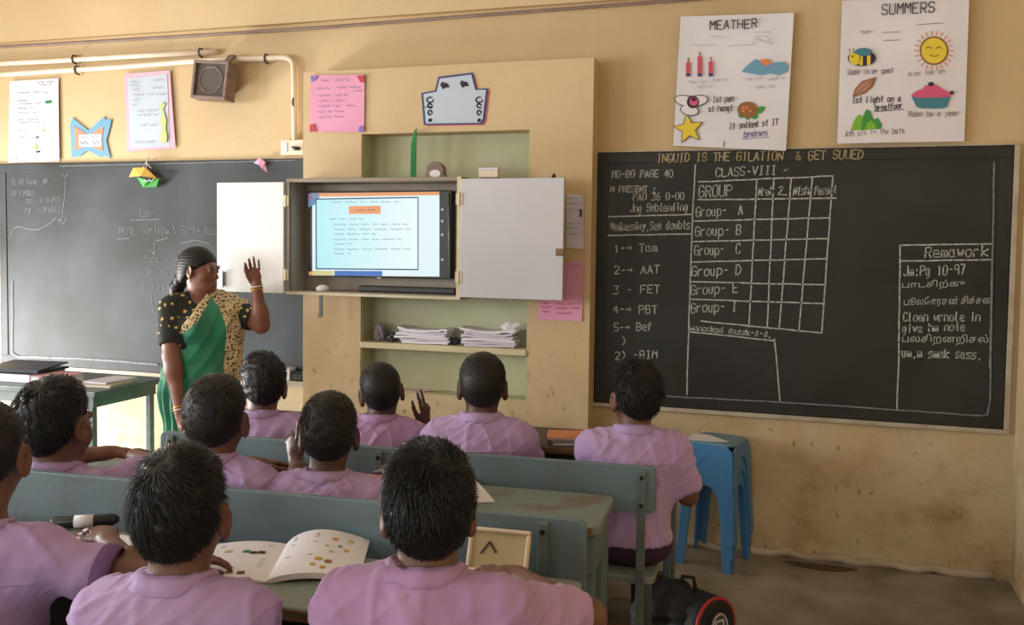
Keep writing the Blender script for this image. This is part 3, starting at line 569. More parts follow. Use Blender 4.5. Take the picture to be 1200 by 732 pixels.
# ---- conduits, cable, switch box, speaker
def conduit(name, pix, y, r, label, clips, rise=None):
    P = [at(a, b, y) for a, b in pix]; t = thing(name, P[-1], label, 'pipe', 'cream conduits over the left blackboard'); m = MB(); m.tube(P, r, n=10); part(t, 'pipe', m, 'pvc', smooth=True)
    for px, py in clips:
        c = at(px, py, y); m = MB(); m.tube([c+Vector((0, .02, -r*1.5)), c+Vector((0, -r*.8, -r*1.3)), c+Vector((0, -r*1.25, 0)), c+Vector((0, -r*.8, r*1.3)), c+Vector((0, .02, r*1.5))], .006, n=6); part(t, 'clip', m, 'grille', smooth=True)
conduit('conduit', [(-40,76.5),(60,71.5),(160,65.5),(254,60.5)], -.03, .016, 'upper cream conduit ending over the brown wall speaker', [(87,69.5),(235,61.5)])
conduit('conduit', [(-40,90),(60,83.5),(140,78.5),(222,72),(264,70),(300,68.8),(330,67.5),(337,68),(341.5,71),(344,76),(344.5,95),(345,130),(345.5,165)], -.03, .016, 'lower cream conduit bending down into the white switch box', [(90,82),(312,68.5),(345,120)])
P = [at(a, b, -.052) for a, b in [(-40,57),(60,51.6),(180,44.5),(360,33.5),(560,18),(700,7.5),(800,0),(900,-8)]]
m = MB(); m.tube(P, .009, n=8); c_ = tag(obj('cable', m, 'brownbox', smooth=True), 'thin dark cable running along the wall near the ceiling', 'cable')
a, b = at(330.5,164.5,-.03), at(357,181.5,-.03); t = thing('switch_box', ((a.x+b.x)/2, -.03, b.z), 'small white switch box at the right top corner of the left blackboard', 'switch')
m = MB(); m.box((a.x, -.045, b.z), (b.x, 0, a.z)); part(t, 'box_body', m, 'pvc', bevel=.004); m = MB(); m.box((a.x+.012, -.049, b.z+.015), (a.x+.045, -.045, a.z-.015)); part(t, 'socket', m, 'white', bevel=.002)
m = MB(); q = at(347,174,-.05); m.tube([q+Vector((-.024,0,.01)), q+Vector((-.005,-.012,0)), q+Vector((.03,-.012,-.002))], [.006,.011,.009], n=8); part(t, 'plug', m, 'black', 'black plug in the box', smooth=True)
a, b = at(222.6,70.5,-.17), at(266.4,117,-.17); t = thing('wall_speaker', ((a.x+b.x)/2, -.1, b.z), 'brown boxed loudspeaker mounted high on the wall between conduits', 'speaker')
M4 = Matrix.Translation(Vector(((a.x+b.x)/2, -.09, (a.z+b.z)/2))) @ Matrix.Rotation(math.radians(5), 4, 'Y') @ Matrix.Rotation(math.radians(-3), 4, 'X'); w, h = (b.x-a.x)*.47, (a.z-b.z)*.47
def fr(mb, w, h, y0, y1, t_): 
    for A, B in (((-w,y0,-h),(w,y1,-h+t_)), ((-w,y0,h-t_),(w,y1,h)), ((-w,y0,-h+t_),(-w+t_,y1,h-t_)), ((w-t_,y0,-h+t_),(w,y1,h-t_))): mb.box(A, B, M4=M4)
m = MB(); fr(m, w, h, -.075, .02, .018); m.box((-w+.018,-.035,-h+.018), (w-.018,.02,h-.018), M4=M4); part(t, 'box', m, 'brownbox', bevel=.003)
m = MB(); m.box((-w+.019,-.058,-h+.019), (w-.019,-.036,h-.019), M4=M4); part(t, 'grille', m, 'grille'); m = MB(); m.tube([M4 @ Vector((.075*math.cos(k*math.pi/12), -.059, .075*math.sin(k*math.pi/12))) for k in range(25)], .004, n=6); part(t, 'cone_ring', m, 'brownbox', smooth=True)
m = MB(); m.bar(M4 @ Vector((w*.55,-.02,h)), M4 @ Vector((w*.5,.03,h+.055)), .04, .012); m.bar(M4 @ Vector((w*.5,.03,h+.05)), M4 @ Vector((w*.5,.09,h+.05)), .04, .012); m.box((-w*.4,.02,-h*.5), (w*.4,.095,h*.5), M4=M4); part(t, 'bracket', m, 'brownbox')
# ---- paper ornaments on the left board
t = thing('paper_boat', at(172,220,-.05), 'yellow and green paper boat hanging by a thread over the left blackboard', 'decoration')
m = MB(); m.tube([at(175,179,-.02), at(172,188,-.045), at(171.5,199,-.05)], .0025, n=6); m.tube([at(166,199,-.05), at(171,190,-.046), at(177,197,-.05)], .003, n=6); part(t, 'string', m, 'paper')
m = MB(); A = [at(151,207.5,-.04), at(156,196.5,-.06), at(170,196,-.075), at(185,210,-.05), at(165,206,-.08)]; m.prism(A, (0, .004, 0)); part(t, 'sail', m, 'ochre'); m = MB(); A = [at(160,207,-.06), at(172,211,-.09), at(186.5,209,-.06), at(183,219,-.055), at(168,219.5,-.055)]; m.prism(A, (0, .022, 0)); part(t, 'hull', m, 'green', 'green paper hull'); m = MB(); squig(m, (168,213.5), (180,212.5), 3, -.0915, .003, 'paper'); part(t, 'handwriting', m)
t = thing('paper_bow', at(306,196,-.03), 'small folded pink paper stuck on the top right of the left blackboard', 'decoration'); m = MB()
m.prism([at(297.5,191,-.022), at(304,184.5,-.04), at(311,190,-.045), at(308,196,-.04), at(303,193,-.05)], (0, .004, 0)); part(t, 'fold', m, 'pink'); m = MB(); m.prism([at(303,193,-.035), at(310,189,-.03), at(313,202,-.03), at(306,197,-.04)], (0, .003, 0)); part(t, 'tail', m, 'palepink')
t = thing('marker_box', at(337,444,-.05), 'small white box on the ledge at the right foot of the left blackboard', 'box'); a, b = at(331,431,-.06), at(342,445,-.06); m = MB(); m.box((a.x, -.085, b.z), (b.x, -.022, a.z)); part(t, 'carton', m, 'paper', bevel=.003); m = MB(); m.box((a.x-.002, -.087, a.z-.012), (b.x+.002, -.021, a.z+.004)); part(t, 'lid', m, 'grey_lam', bevel=.002)
t = thing('chalk_duster', at(350,445,-.05), 'black felt chalk duster beside the white box under the left blackboard', 'duster'); a, b = at(342.8,434,-.06), at(357,445.5,-.06); m = MB(); m.box((a.x, -.08, b.z), (b.x, -.022, a.z-.014)); part(t, 'felt', m, 'bag', bevel=.004); m = MB(); m.box((a.x, -.078, a.z-.014), (b.x, -.024, a.z)); part(t, 'handle', m, 'black', bevel=.003)
for nm, px in (('marker_box', 331), ):
    pass
a, b = at(320,446,-.04), at(358,446,-.04); m = MB(); m.box((a.x, -.09, b.z-.012), (-2.605, -.021, b.z+.001)); struct('trim_6', m, 'boardrim', bevel=.003)
# ================================================================== screen cabinet
CX0, CX1, CZ0, CZ1, CY0, CY1 = -2.597, -1.600, 1.222, 1.838, -.32, -.145
t = thing('screen_cabinet', ((CX0+CX1)/2, CY1, CZ0), 'grey wall cabinet with both white doors folded open around the screen', 'cabinet')
m = MB(); k = .02
m.box((CX0,CY0,CZ1-k), (CX1,CY1,CZ1)); m.box((CX0,CY0,CZ0), (CX1,CY1,CZ0+k)); m.box((CX0,CY0,CZ0+k), (CX0+k,CY1,CZ1-k)); m.box((CX1-k,CY0,CZ0+k), (CX1,CY1,CZ1-k)); m.box((CX0+k,CY1-.012,CZ0+k), (CX1-k,CY1,CZ1-k)); part(t, 'carcass', m, 'cab', bevel=.002)
m = MB(); e = .004
m.box((CX1-k-.001,CY0-e,CZ0), (CX1+.001,CY0,CZ1)); m.box((CX0,CY0-e,CZ0), (CX1-k,CY0,CZ0+k*.7)); part(t, 'edge_band', m, 'cab_edge')
m = MB(); m.box((CX0+k,CY0+.02,CZ0+k), (CX0+k+.003,CY1-.014,CZ1-k)); part(t, 'side_lining', m, 'cab_in')
def door(x0, x1, z0, z1, hx, mt, lab, latch):
    d = MB(); d.box((x0, CY0-.014, z0), (x1, CY0+.006, z1)); o = part(t, 'door', d, mt, lab, bevel=.002)
    for z in (z0+.10, z1-.10):
        h = MB(); h.disc((hx, CY0-.016, z-.032), (0, 0, 1), .006, .064, n=10); h.box((hx-.018, CY0-.017, z-.028), (hx+.018, CY0-.0135, z+.028)); obj('hinge', h, 'cab_edge', o)
    h = MB()
    if latch == 'bolt': h.box((x0+.034, CY0-.02, z0+.03), (x0+.052, CY0-.0135, z0+.105)); h.disc((x0+.043, CY0-.024, z0+.02), (0, 0, 1), .004, .095, n=8); obj('bolt', h, 'cab_in', o)
    else: h.box((x1-.035, CY0-.02, z0+.215), (x1+.004, CY0-.0135, z0+.25)); obj('hasp', h, 'edgewood', o)
door(-3.018, -2.603, 1.226, 1.818, CX0+.008, 'white', 'narrow bright white door', 'bolt'); door(-1.596, -1.068, 1.236, 1.826, CX1-.004, 'grey_lam', 'wide pale grey door', 'hasp')
a = at(377,349,CY0+.05); b = at(376,370,CY0+.05); m = MB(); m.box((a.x-.01, CY0+.04, b.z), (a.x+.008, CY0+.048, CZ0)); m.disc((a.x-.001, CY0+.04, b.z+.004), (0, -1, 0), .012, .008, n=12); part(t, 'hanging_latch', m, 'steel')
# ---- television in the cabinet (screen drawn as lit shapes)
TY = -.222
def em(name, c, s): return mat(name, (.01, .01, .012, 1), None, rough=.35, emit=(c, s))
M['lcd'] = em('lit_screen_white', srgb(226, 246, 250), .93); M['lcd_c'] = em('lit_screen_cyan', srgb(196, 236, 240), .95); M['lcd_b'] = em('lit_screen_blue', srgb(40, 110, 190), .9); M['lcd_o'] = em('lit_screen_orange', srgb(232, 150, 92), .95); M['lcd_n'] = em('lit_screen_frame', srgb(40, 84, 120), .6); M['lcd_t'] = em('lit_screen_text', srgb(96, 132, 142), .75); M['lcd_y'] = em('lit_screen_yellow', srgb(214, 206, 140), .9); M['lcd_r'] = em('lit_screen_red', srgb(214, 70, 96), .8); M['lcd_g'] = em('lit_screen_grey_blue', srgb(110, 150, 190), .8)
mlc = M['lcd_c']; nt = mlc.node_tree; tc = nt.nodes.new('ShaderNodeTexCoord'); sp = nt.nodes.new('ShaderNodeSeparateXYZ'); nt.links.new(tc.outputs['Generated'], sp.inputs[0]); rp = nt.nodes.new('ShaderNodeValToRGB'); rp.color_ramp.elements[0].color = srgb(176, 234, 240); rp.color_ramp.elements[1].color = srgb(236, 250, 252); nt.links.new(sp.outputs[0], rp.inputs[0]); nt.links.new(rp.outputs[0], nt.nodes['Principled BSDF'].inputs['Emission Color'])
A, B = at(361,224,TY), at(528,327,TY); t = thing('television', ((A.x+B.x)/2, TY+.03, B.z), 'black flat screen showing a white lesson slide inside the open cabinet', 'screen')
m = MB(); m.box((A.x, TY, B.z), (B.x, TY+.05, A.z)); part(t, 'housing', m, 'black', bevel=.004)
a0, a1 = at(368,226.5,TY), at(515,322,TY); 
m = MB(); Y = TY-.001; scr = [(366,226.5),(515,224.5),(515,324),(366,322.5)]
m.prism([at(*p, Y) for p in scr], (0, -.001, 0), 'lcd'); Y2 = Y-.0012
for q, c in (([(366,226.5),(515,224.5),(515,228.5),(372,230.5)], 'lcd_o'), ([(361.5,227),(374,226),(374,233),(368,240),(361.5,243)], 'lcd_g'), ([(361.5,229),(365,228.5),(365,233),(361.5,233)], 'lcd_r'), ([(392,317),(448,317.5),(448,323.2),(392,322.8)], 'lcd_b'), ([(366,317),(391,317),(391,322.6),(366,322.4)], 'lcd_y'), ([(362,318),(366,318),(366,322.4),(362,322.4)], 'lcd_o')): m.prism([at(*p, Y2) for p in q], (0, -.0005, 0), c)
part(t, 'screen', m); scr_o = [o for o in COL.objects if o.name.startswith('screen')][-1]
m = MB(); Y3 = Y2-.0008; m.prism([at(*p, Y3) for p in [(369.5,232.5),(490.5,230.5),(490.5,316.5),(370,315.5)]], (0, -.0005, 0), 'lcd_n'); part(t, 'slide_border', m); m = MB(); m.prism([at(*p, Y3-.0008) for p in [(371,234),(489.3,232),(489.3,315),(371.5,314)]], (0, -.0005, 0)); part(t, 'slide', m, 'lcd_c')
m = MB(); Y4 = Y3-.002; m.prism([at(*p, Y4) for p in [(409,241.5),(446,241),(446,250.5),(409,250.5)]], (0, -.0005, 0), 'lcd_o')
for y0, a_, b_ in [(237.5,388,468), (257.5,386,426), (263.8,391,478), (269.5,392,482), (275,392,440), (281.4,391,470), (286.6,392,413), (292.8,391,482), (298,392,410)]: squig(m, (a_, y0), (b_, y0-.4), 1.5, Y4-.0006, .0024, 'lcd_t')
squig(m, (417,247), (439,246.6), 1.5, Y4-.0012, .0026, 'lcd_n'); part(t, 'slide_text', m)
m = MB()
for y0 in (245.5, 259, 275, 304): c = at(518.5, y0, TY-.001); m.disc(c, (0, -1, 0), .007, .003, n=12)
part(t, 'button', m, 'grey_lam', 'pale round buttons on the right bezel'); m = MB(); c0, c1 = at(525.5,226,TY-.004), at(527,327,TY-.004); m.tube([c0, c1], .006, n=8); part(t, 'trim_strip', m, 'steel', smooth=True)
m = MB(); c = at(444,325.5,TY-.001); m.box((c.x-.012,TY-.002,c.z-.003), (c.x+.012,TY,c.z+.003)); part(t, 'badge', m, 'grey_lam')
a, b = at(376,329,-.27), at(421,344,-.27); m = MB(); m.box((at(421,335,-.21).x, -.225, CZ0+.0205), (at(534,335,-.21).x, -.165, CZ0+.052)); t = tag(obj('sound_bar', m, 'black', bevel=.006), 'long black bar under the screen on the cabinet floor', 'speaker')
m = MB(); c = at(378,338,-.29); c.z = CZ0+.0205; m.lathe(c, [(.03,0),(.036,.008),(.034,.02),(.02,.03),(.005,.033)], n=18); tag(obj('chalk_lump', m, 'white', smooth=True), 'pale rounded lump at the left inside the cabinet below the screen', 'duster')
# ---- things on top of the cabinet and in the niche
c = at(511,209,-.22); c.z = CZ1; t = thing('table_clock', c, 'small brown arched clock with white face on top of the cabinet', 'clock')
m = MB(); R = .047; prof = [(-R-.012,0),(R+.012,0),(R+.002,.02)]+[(R*math.cos(math.radians(a)), .04+R*.95*math.sin(math.radians(a))) for a in range(0, 181, 15)]+[(-R-.002,.02)]
m.prism([c+Vector((x, -.02, z+.0005)) for x, z in prof], (0, .045, 0)); part(t, 'case', m, 'brownbox', bevel=.003); m = MB(); m.prism([c+Vector((.03*math.cos(a)+.004, -.021, .022+.02*math.sin(a))) for a in [2*math.pi*k/20 for k in range(20)]], (0, -.004, 0)); part(t, 'face', m, 'white', 'white oval face')
a, b = at(561,196.5,-.24), at(583,210.5,-.24); t = thing('carton', ((a.x+b.x)/2, -.22, CZ1), 'small white carton on top of the cabinet at its right end', 'box'); m = MB(); m.box((a.x, -.24, CZ1+.0005), (b.x, -.18, a.z-.012)); part(t, 'tray', m, 'pvc', bevel=.002); m = MB(); m.box((a.x-.002,-.242,a.z-.012), (b.x+.002,-.178,a.z)); part(t, 'lid', m, 'paper', bevel=.002)
m = MB(); a, b = at(486,150,-.16), at(483,209,-.16); m.prism([Vector((p.x, p.y, max(p.z, CZ1+.001))) for p in [at(485,154,-.165), at(488,150,-.17), at(487,208,-.165), at(481,208,-.165), at(481.5,170,-.165)]], (0, .006, 0)); tag(obj('green_strip', m, 'dgreen', loc=Vector((b.x, -.16, CZ1))), 'tall bright green card strip standing in the niche on top of the cabinet', 'card')
c = at(650,211,-.3); m = MB(); m.tube([Vector((c.x,CY0-.004,1.8262)), Vector((c.x+.004,CY0-.004,1.846))], [.012,.006], n=8); tag(obj('magnet', m, 'black'), 'tiny black knob on the top edge of the right cabinet door', 'knob')
# ---- bundles of paper on the niche ledge
SZ = .9665
def leaf_stack(name, x0, x1, y0, y1, z, n, th, label, mt, seed, parent=None):
    r = random.Random(seed); t = thing(name, ((x0+x1)/2, (y0+y1)/2, z), label, 'papers')
    for k in range(n):
        m = MB(); dx, dy, da = r.uniform(-.015, .015), r.uniform(-.006, .004), r.uniform(-.08, .08); w = (x1-x0)*r.uniform(.86, 1); cx = (x0+x1)/2+dx; cy = (y0+y1)/2+dy; d = (y1-y0)*.92; N = 10; P = []
        for i in range(N+1):
            u = i/N-.5; P.append((u*w, th*.25*math.sin(u*5+k)+.006*k*abs(u)*r.uniform(.2, 1)))
        lo = [Vector((cx+p[0]*math.cos(da), cy-d/2+p[0]*math.sin(da)*.3, z+.0005+k*th+max(0, p[1]))) for p in P]
        vs = lo+[p+Vector((0, d, 0)) for p in lo]+[p+Vector((0, 0, th*.97)) for p in lo]+[p+Vector((0, d, th*.97)) for p in lo]; n1 = N+1; fs = []
        for i in range(N): fs += [(i, i+1, n1+i+1, n1+i), (2*n1+i, 3*n1+i, 3*n1+i+1, 2*n1+i+1), (i, 2*n1+i, 2*n1+i+1, i+1), (n1+i, n1+i+1, 3*n1+i+1, 3*n1+i)]
        fs += [(0, n1, 3*n1, 2*n1), (N, 2*n1+N, 3*n1+N, n1+N)]; m.add(vs, fs); part(t, 'leaf_bundle', m, mt[k % len(mt)])
    return t
xa = at(466,395,-.1).x; xb = at(520,395,-.1).x; xc = at(541,395,-.1).x; xd = at(606,395,-.1).x
leaf_stack('paper_stack', xa, xb+.04, -.135, -.02, SZ, 6, .0125, 'left stack of curling white papers on the niche ledge', ['paper', 'paper2', 'paper'], 2)
leaf_stack('paper_stack', xc, xd, -.135, -.02, SZ, 6, .014, 'right stack of grey and white papers on the niche ledge', ['paper2', 'paper2', 'paper'], 6)
def crumple(name, c, r, mt, label, cat, seed, sq=(1, 1, 1)):
    b = bmesh.new(); bmesh.ops.create_icosphere(b, subdivisions=3, radius=1)
    for v in b.verts:
        n = mnoise.noise(v.co*1.6+Vector((seed*3.1, 0, 0)))*.35+mnoise.noise(v.co*4+Vector((seed, 2, 0)))*.18; v.co *= 1+n; v.co = Vector((v.co.x*r*sq[0], v.co.y*r*sq[1], v.co.z*r*sq[2]))
    z = min(v.co.z for v in b.verts)
    for v in b.verts: v.co.z = max(v.co.z, z*.8)-z*.8
    me = bpy.data.meshes.new(name); b.to_mesh(me); b.free(); me.materials.append(M[mt]); o = link(bpy.data.objects.new(name, me)); o.location = c; return tag(o, label, cat)
M['dark_sack'] = mat('dark_blue_grey_plastic', srgb(56, 54, 66), srgb(40, 40, 50), 8, .4); M['grey_paper'] = mat('crumpled_grey_paper', srgb(150, 136, 138), srgb(120, 108, 112), 8, .7)
crumple('crumpled_bag', (at(531,395,-.09).x, -.085, SZ+.0008), .03, 'dark_sack', 'dark crumpled bag between the two paper stacks on the ledge', 'bag', 3, (1.1, .8, .8))
crumple('crumpled_paper', (at(445,395,-.08).x, -.07, SZ+.0008), .042, 'grey_paper', 'tall crumpled grey paper at the left end of the niche ledge', 'papers', 5, (.8, .8, 1.3))
crumple('crumpled_bag', (at(458,395,-.1).x, -.09, SZ+.0008), .034, 'dark_sack', 'small dark crumpled bag left of the white paper stack on the ledge', 'bag', 8, (1, .8, .9))
crumple('crumpled_paper', (at(602,400,-.13).x-.02, -.11, SZ+.085), .03, 'paper', 'loose crumpled white sheet lying on the right paper stack', 'papers', 9, (1.6, .8, .9))
m = MB(); P = [(471,454),(500,450.5),(510,455.5),(493,456),(490,459.5),(471,458)]
z = NZ0+.0045; Q = []
for a, b in P: p = at(a, b, -.09); Q.append(Vector((p.x, -.125+(459.5-b)*.010, z+(.010 if (a, b) == (510,455.5) else 0))))
m.prism(Q, (0, 0, .003)); tag(obj('loose_paper', m, 'palepink'), 'lilac pink loose paper on the floor of the lower niche', 'papers')
# ================================================================== benches and desks, in rows turned a little from the wall
RZ = math.radians(3.2)
def plank(mb, x0, x1, y0, y1, z0, z1, r=.02, m=None, flat_=True):
    """board with rounded right and left corners; flat_: corners rounded in plan, else rounded in elevation"""
    o = []
    if flat_:
        for cx, cy, a in ((x1-r, y1-r, 0), (x0+r, y1-r, 90), (x0+r, y0+r, 180), (x1-r, y0+r, 270)): o += [Vector((cx+r*math.cos(math.radians(a+t)), cy+r*math.sin(math.radians(a+t)), z0)) for t in (0, 30, 60, 90)]
        mb.prism(o, (0, 0, z1-z0), m)
    else:
        for cx, cz, a in ((x1-r, z1-r, 0), (x0+r, z1-r, 90), (x0+r, z0+r, 180), (x1-r, z0+r, 270)): o += [Vector((cx+r*math.cos(math.radians(a+t)), y0, cz+r*math.sin(math.radians(a+t)))) for t in (0, 30, 60, 90)]
        mb.prism(o, (0, y1-y0, 0), m)
def bench(x, y, L, zb0, zb1, label, posts, group):
    t = thing('school_bench', (x, y, 0), label, 'bench', group, RZ); k = dict(world=False)
    m = MB(); plank(m, -L, 0, 0, .022, zb0, zb1, .022, None, False); part(t, 'backrest', m, 'paint', bevel=.004, **k)
    m = MB(); plank(m, -L, -.0, .015, .30, .395, .42, .03); part(t, 'seat', m, 'paint2', bevel=.004, **k)
    for px in posts:
        m = MB(); m.box((px-.014, -.012, 0), (px+.014, .0, zb1-.012)); p_ = part(t, 'leg', m, 'steel', 'rear leg post bolted up the backrest', bevel=.003, **k)
        b = MB()
        for z in (zb1-.035, zb0+.03): b.disc((px, -.012, z), (0, -1, 0), .007, .005, n=8)
        obj('bolt', b, 'black', p_, world=False)
        m = MB(); m.box((px-.014, .25, 0), (px+.014, .278, .395)); part(t, 'leg', m, 'steel', bevel=.003, **k)
        m = MB(); m.box((px-.012, 0, .37), (px+.012, .25, .395)); m.box((px-.012, 0, .14), (px+.012, .25, .165)); part(t, 'side_rail', m, 'steel', bevel=.002, **k)
    m = MB(); m.box((-L+.03, .10, .165), (-.03, .19, .185)); part(t, 'stretcher', m, 'edgewood', bevel=.003, **k); return t
def desk(x, y, L, d, label, top, group, legs=(-.045,), z=.70):
    t = thing('school_desk', (x, y, 0), label, 'desk', group, RZ); k = dict(world=False)
    m = MB(); plank(m, -L, 0, 0, d, z-.028, z, .03, top); part(t, 'tabletop', m, bevel=.005, **k)
    m = MB(); m.box((-L+.02, -.004, z-.030), (-.02, .003, z-.004)); part(t, 'edge_strip', m, 'edgewood', 'bare worn wooden front edge', bevel=.002, **k)
    for px in list(legs)+[-L+.045]:
        m = MB(); m.box((px-.014, .02, z-.15), (px+.014, d-.03, z-.028)); part(t, 'side_panel', m, 'paint', bevel=.003, **k)
        m = MB(); m.box((px-.016, d*.55, 0), (px+.016, d-.03, z-.15)); part(t, 'leg', m, 'paint', bevel=.004, **k)
        m = MB(); m.box((px-.014, .03, 0), (px+.014, .065, z-.15)); part(t, 'leg', m, 'paint', bevel=.004, **k)
    m = MB(); m.box((-L+.06, d-.05, z-.17), (-.06, d-.034, z-.028)); part(t, 'back_panel', m, 'paint', bevel=.003, **k)
    m = MB(); m.box((-L+.06, .05, z-.152), (-.06, d-.05, z-.14)); part(t, 'book_shelf', m, 'darkwood', bevel=.002, **k)
    m = MB(); m.box((-L+.06, d-.10, .10), (-.06, d-.04, .125)); part(t, 'foot_rail', m, 'edgewood', bevel=.003, **k); return t
M['top1'] = chip_mat('dark_desk_top', srgb(70, 56, 52), srgb(92, 72, 60), 6, .5, .7)
M['top2'] = chip_mat('worn_green_desk_top', srgb(126, 136, 130), srgb(112, 84, 62), 4.5, .54, .68)
GB, GD = 'long grey school benches in rows', 'long school desks in rows'
bench(-.411, -1.65, 1.84, .635, .79, 'front row grey bench whose end is beside the blue stools', (-.045, -.96, -1.79), GB)
bench(-.485, -2.34, 2.05, .61, .81, 'middle row grey bench directly beyond the open illustrated book', (-.11, -1.05, -1.96), GB)
bench(-.42, -3.27, 2.0, .61, .80, 'rear row grey bench under the three nearest people', (-.10, -1.0, -1.92), GB)
desk(-.42, -1.06, 1.9, .36, 'dark topped front row desk nearest the wall with orange book', 'top1', GD, (-.03, -.95))
desk(-.515, -2.04, 1.95, .34, 'worn green desk of the middle row with chipped bare corner', 'top2', GD, (-.03, -.98))
desk(-.445, -2.79, 1.95, .34, 'desk carrying the open illustrated book, with a bare wooden edge', 'top2', GD, (-.03, -.98))
# ---- teacher's table at the left
t = thing('side_table', (-3.8, -.7, 0), 'steel legged table by the left blackboard loaded with books', 'table')
m = MB(); m.box((-4.5, -.96, .72), (-3.275, -.42, .748)); part(t, 'tabletop', m, 'steel', bevel=.004)
m = MB(); m.box((-4.45, -.92, .66), (-3.32, -.46, .72)); part(t, 'apron', m, 'steel', bevel=.003)
for x, y in ((-3.345, -.90), (-3.345, -.48), (-4.42, -.90), (-4.42, -.48)): m = MB(); m.box((x-.016, y-.016, 0), (x+.016, y+.016, .66)); part(t, 'leg', m, 'steel', bevel=.003)
m = MB(); m.box((-4.42, -.91, .15), (-3.345, -.89, .175)); part(t, 'rail', m, 'steel')
# ---- books
def book(x, y, z, w, d, h, rz, cover, label, group=None, name='exercise_book', tilt=0):
    t = thing(name, (x, y, z), label, 'book', group, rz); k = dict(world=False); c = .0018
    m = MB(); m.box((-w/2+.002, -d/2+.003, c), (w/2-.003, d/2-.003, h-c)); part(t, 'pages', m, 'paper', **k)
    m = MB(); m.box((-w/2, -d/2, .0003), (w/2, d/2, c)); m.box((-w/2, -d/2, h-c), (w/2, d/2, h)); m.box((-w/2, -d/2, c), (-w/2+.0018, d/2, h-c)); part(t, 'cover', m, cover, **k); return t
M['bk_orange'] = mat('orange_book_cover', srgb(214, 140, 96), srgb(204, 128, 84), 5, .6); M['bk_grey'] = mat('grey_book_cover', srgb(112, 104, 112), srgb(98, 92, 100), 5, .6); M['bk_pink'] = mat('pink_book_cover', srgb(220, 150, 160), srgb(212, 140, 150), 5, .6); M['bk_dark'] = mat('dark_blue_book_cover', srgb(54, 58, 72), srgb(46, 50, 62), 5, .5); M['bk_tan'] = mat('tan_book_cover', srgb(204, 188, 150), srgb(190, 172, 132), 5, .6)
book(-.83, -.96, .7005, .24, .18, .014, RZ+.35, 'bk_grey', 'grey exercise book under the orange one on the front desk'); book(-.865, -.955, .7150, .19, .16, .010, RZ+.2, 'bk_orange', 'orange covered book on top of a grey book on the front desk')
book(-.72, -.86, .7005, .10, .12, .006, .5, 'bk_tan', 'thin tan book beside the orange book on the front desk')
book(-1.31, -1.83, .7005, .20, .15, .008, .1, 'bk_pink', 'pink covered exercise book on the middle desk, beyond the curly haired person'); book(-2.14, -1.99, .7005, .17, .14, .008, -.1, 'bk_orange', 'orange book on the middle desk beside the bushy haired person')
book(-1.70, -2.66, .7005, .24, .19, .007, .15, 'paper', 'white notebook on the nearest desk beside the pen case')
m = MB(); P = [atz(a, b, .7015) for a, b in [(540,562), (555,560), (580,588.5), (545,590)]]; m.prism(P, (0, 0, .004)); tag(obj('loose_paper', m, 'paper'), 'white paper corner on the middle desk, beyond the curly haired person', 'papers')
book(-3.96, -.74, .7485, .34, .26, .045, .05, 'bk_grey', 'thick grey register under the dark laptop on the side table', name='register')
t = thing('laptop', (-3.93, -.74, .794), 'dark closed laptop on the grey register on the side table', 'laptop', None, .12); k = dict(world=False)
m = MB(); m.box((-.17, -.12, .0005), (.17, .12, .013)); part(t, 'base', m, 'black', bevel=.004, **k); m = MB(); m.box((-.17, -.12, .014), (.17, .12, .022), M4=Matrix.Translation((0, 0, 0)) @ Matrix.Rotation(math.radians(4), 4, 'X') @ Matrix.Translation((0, 0, .0075))); part(t, 'lid', m, 'bk_dark', bevel=.003, **k)
book(-3.66, -.80, .7485, .16, .20, .045, .0, 'bk_pink', 'thick pink book standing beside the register on the side table'); book(-3.40, -.72, .7485, .18, .24, .012, .1, 'bk_tan', 'lower of two thin books at the right end of the side table', 'books at the right end of the side table'); book(-3.41, -.70, .7610, .15, .22, .010, -.05, 'paper2', 'upper thin pale book at the right end of the side table', 'books at the right end of the side table')
# ---- open picture book
sp0, sp1 = Vector((-1.165, -2.722, .7008)), Vector((-1.262, -2.474, .7008)); ax = sp1-sp0; wd = Vector((ax.y, -ax.x, 0)).normalized()
t = thing('illustrated_book', sp0, 'open illustrated book with curled pages on the nearest desk', 'book')
def page(u, v, side):      # u across from the spine 0..1, v along the spine 0..1 -> point on the page
    w = .215 if side > 0 else .19
    h = (.006+.040*math.sin(min(u*1.0, 1)*math.pi)**.7*(1-.55*u)*(.55+.6*v)) if side > 0 else (.004+.010*math.sin(u*math.pi)**.8)
    return sp0+ax*v+wd*(side*w*u)+Vector((0, 0, h))+ax*(.06*u*(1 if side > 0 else -.3))
for side, nm in ((1, 'right_pages'), (-1, 'left_pages')):
    m = MB(); n = 14; vs = []; fs = []
    for j in range(7):
        for i in range(n+1): vs.append(page(i/n, j/6, side))
    kk = len(vs)
    for j in range(7):
        for i in range(n+1): p = page(i/n, j/6, side); vs.append(Vector((p.x, p.y, max(.7012, p.z-(.014 if side > 0 else .008)))))
    q = lambda i, j: j*(n+1)+i
    for j in range(6):
        for i in range(n): fs += [(q(i,j), q(i+1,j), q(i+1,j+1), q(i,j+1)), (q(i,j)+kk, q(i,j+1)+kk, q(i+1,j+1)+kk, q(i+1,j)+kk)]
    for i in range(n): fs += [(q(i,0), q(i,0)+kk, q(i+1,0)+kk, q(i+1,0)), (q(i,6), q(i+1,6), q(i+1,6)+kk, q(i,6)+kk)]
    for j in range(6): fs += [(q(0,j), q(0,j+1), q(0,j+1)+kk, q(0,j)+kk), (q(n,j), q(n,j)+kk, q(n,j+1)+kk, q(n,j+1))]
    m.add(vs, fs); part(t, nm, m, 'paper')
m = MB()
def decal(pts, side, c):
    P = [page(u, v, side)+Vector((0, 0, .0012)) for u, v in pts]; m.prism(P, (0, 0, .0006), c)
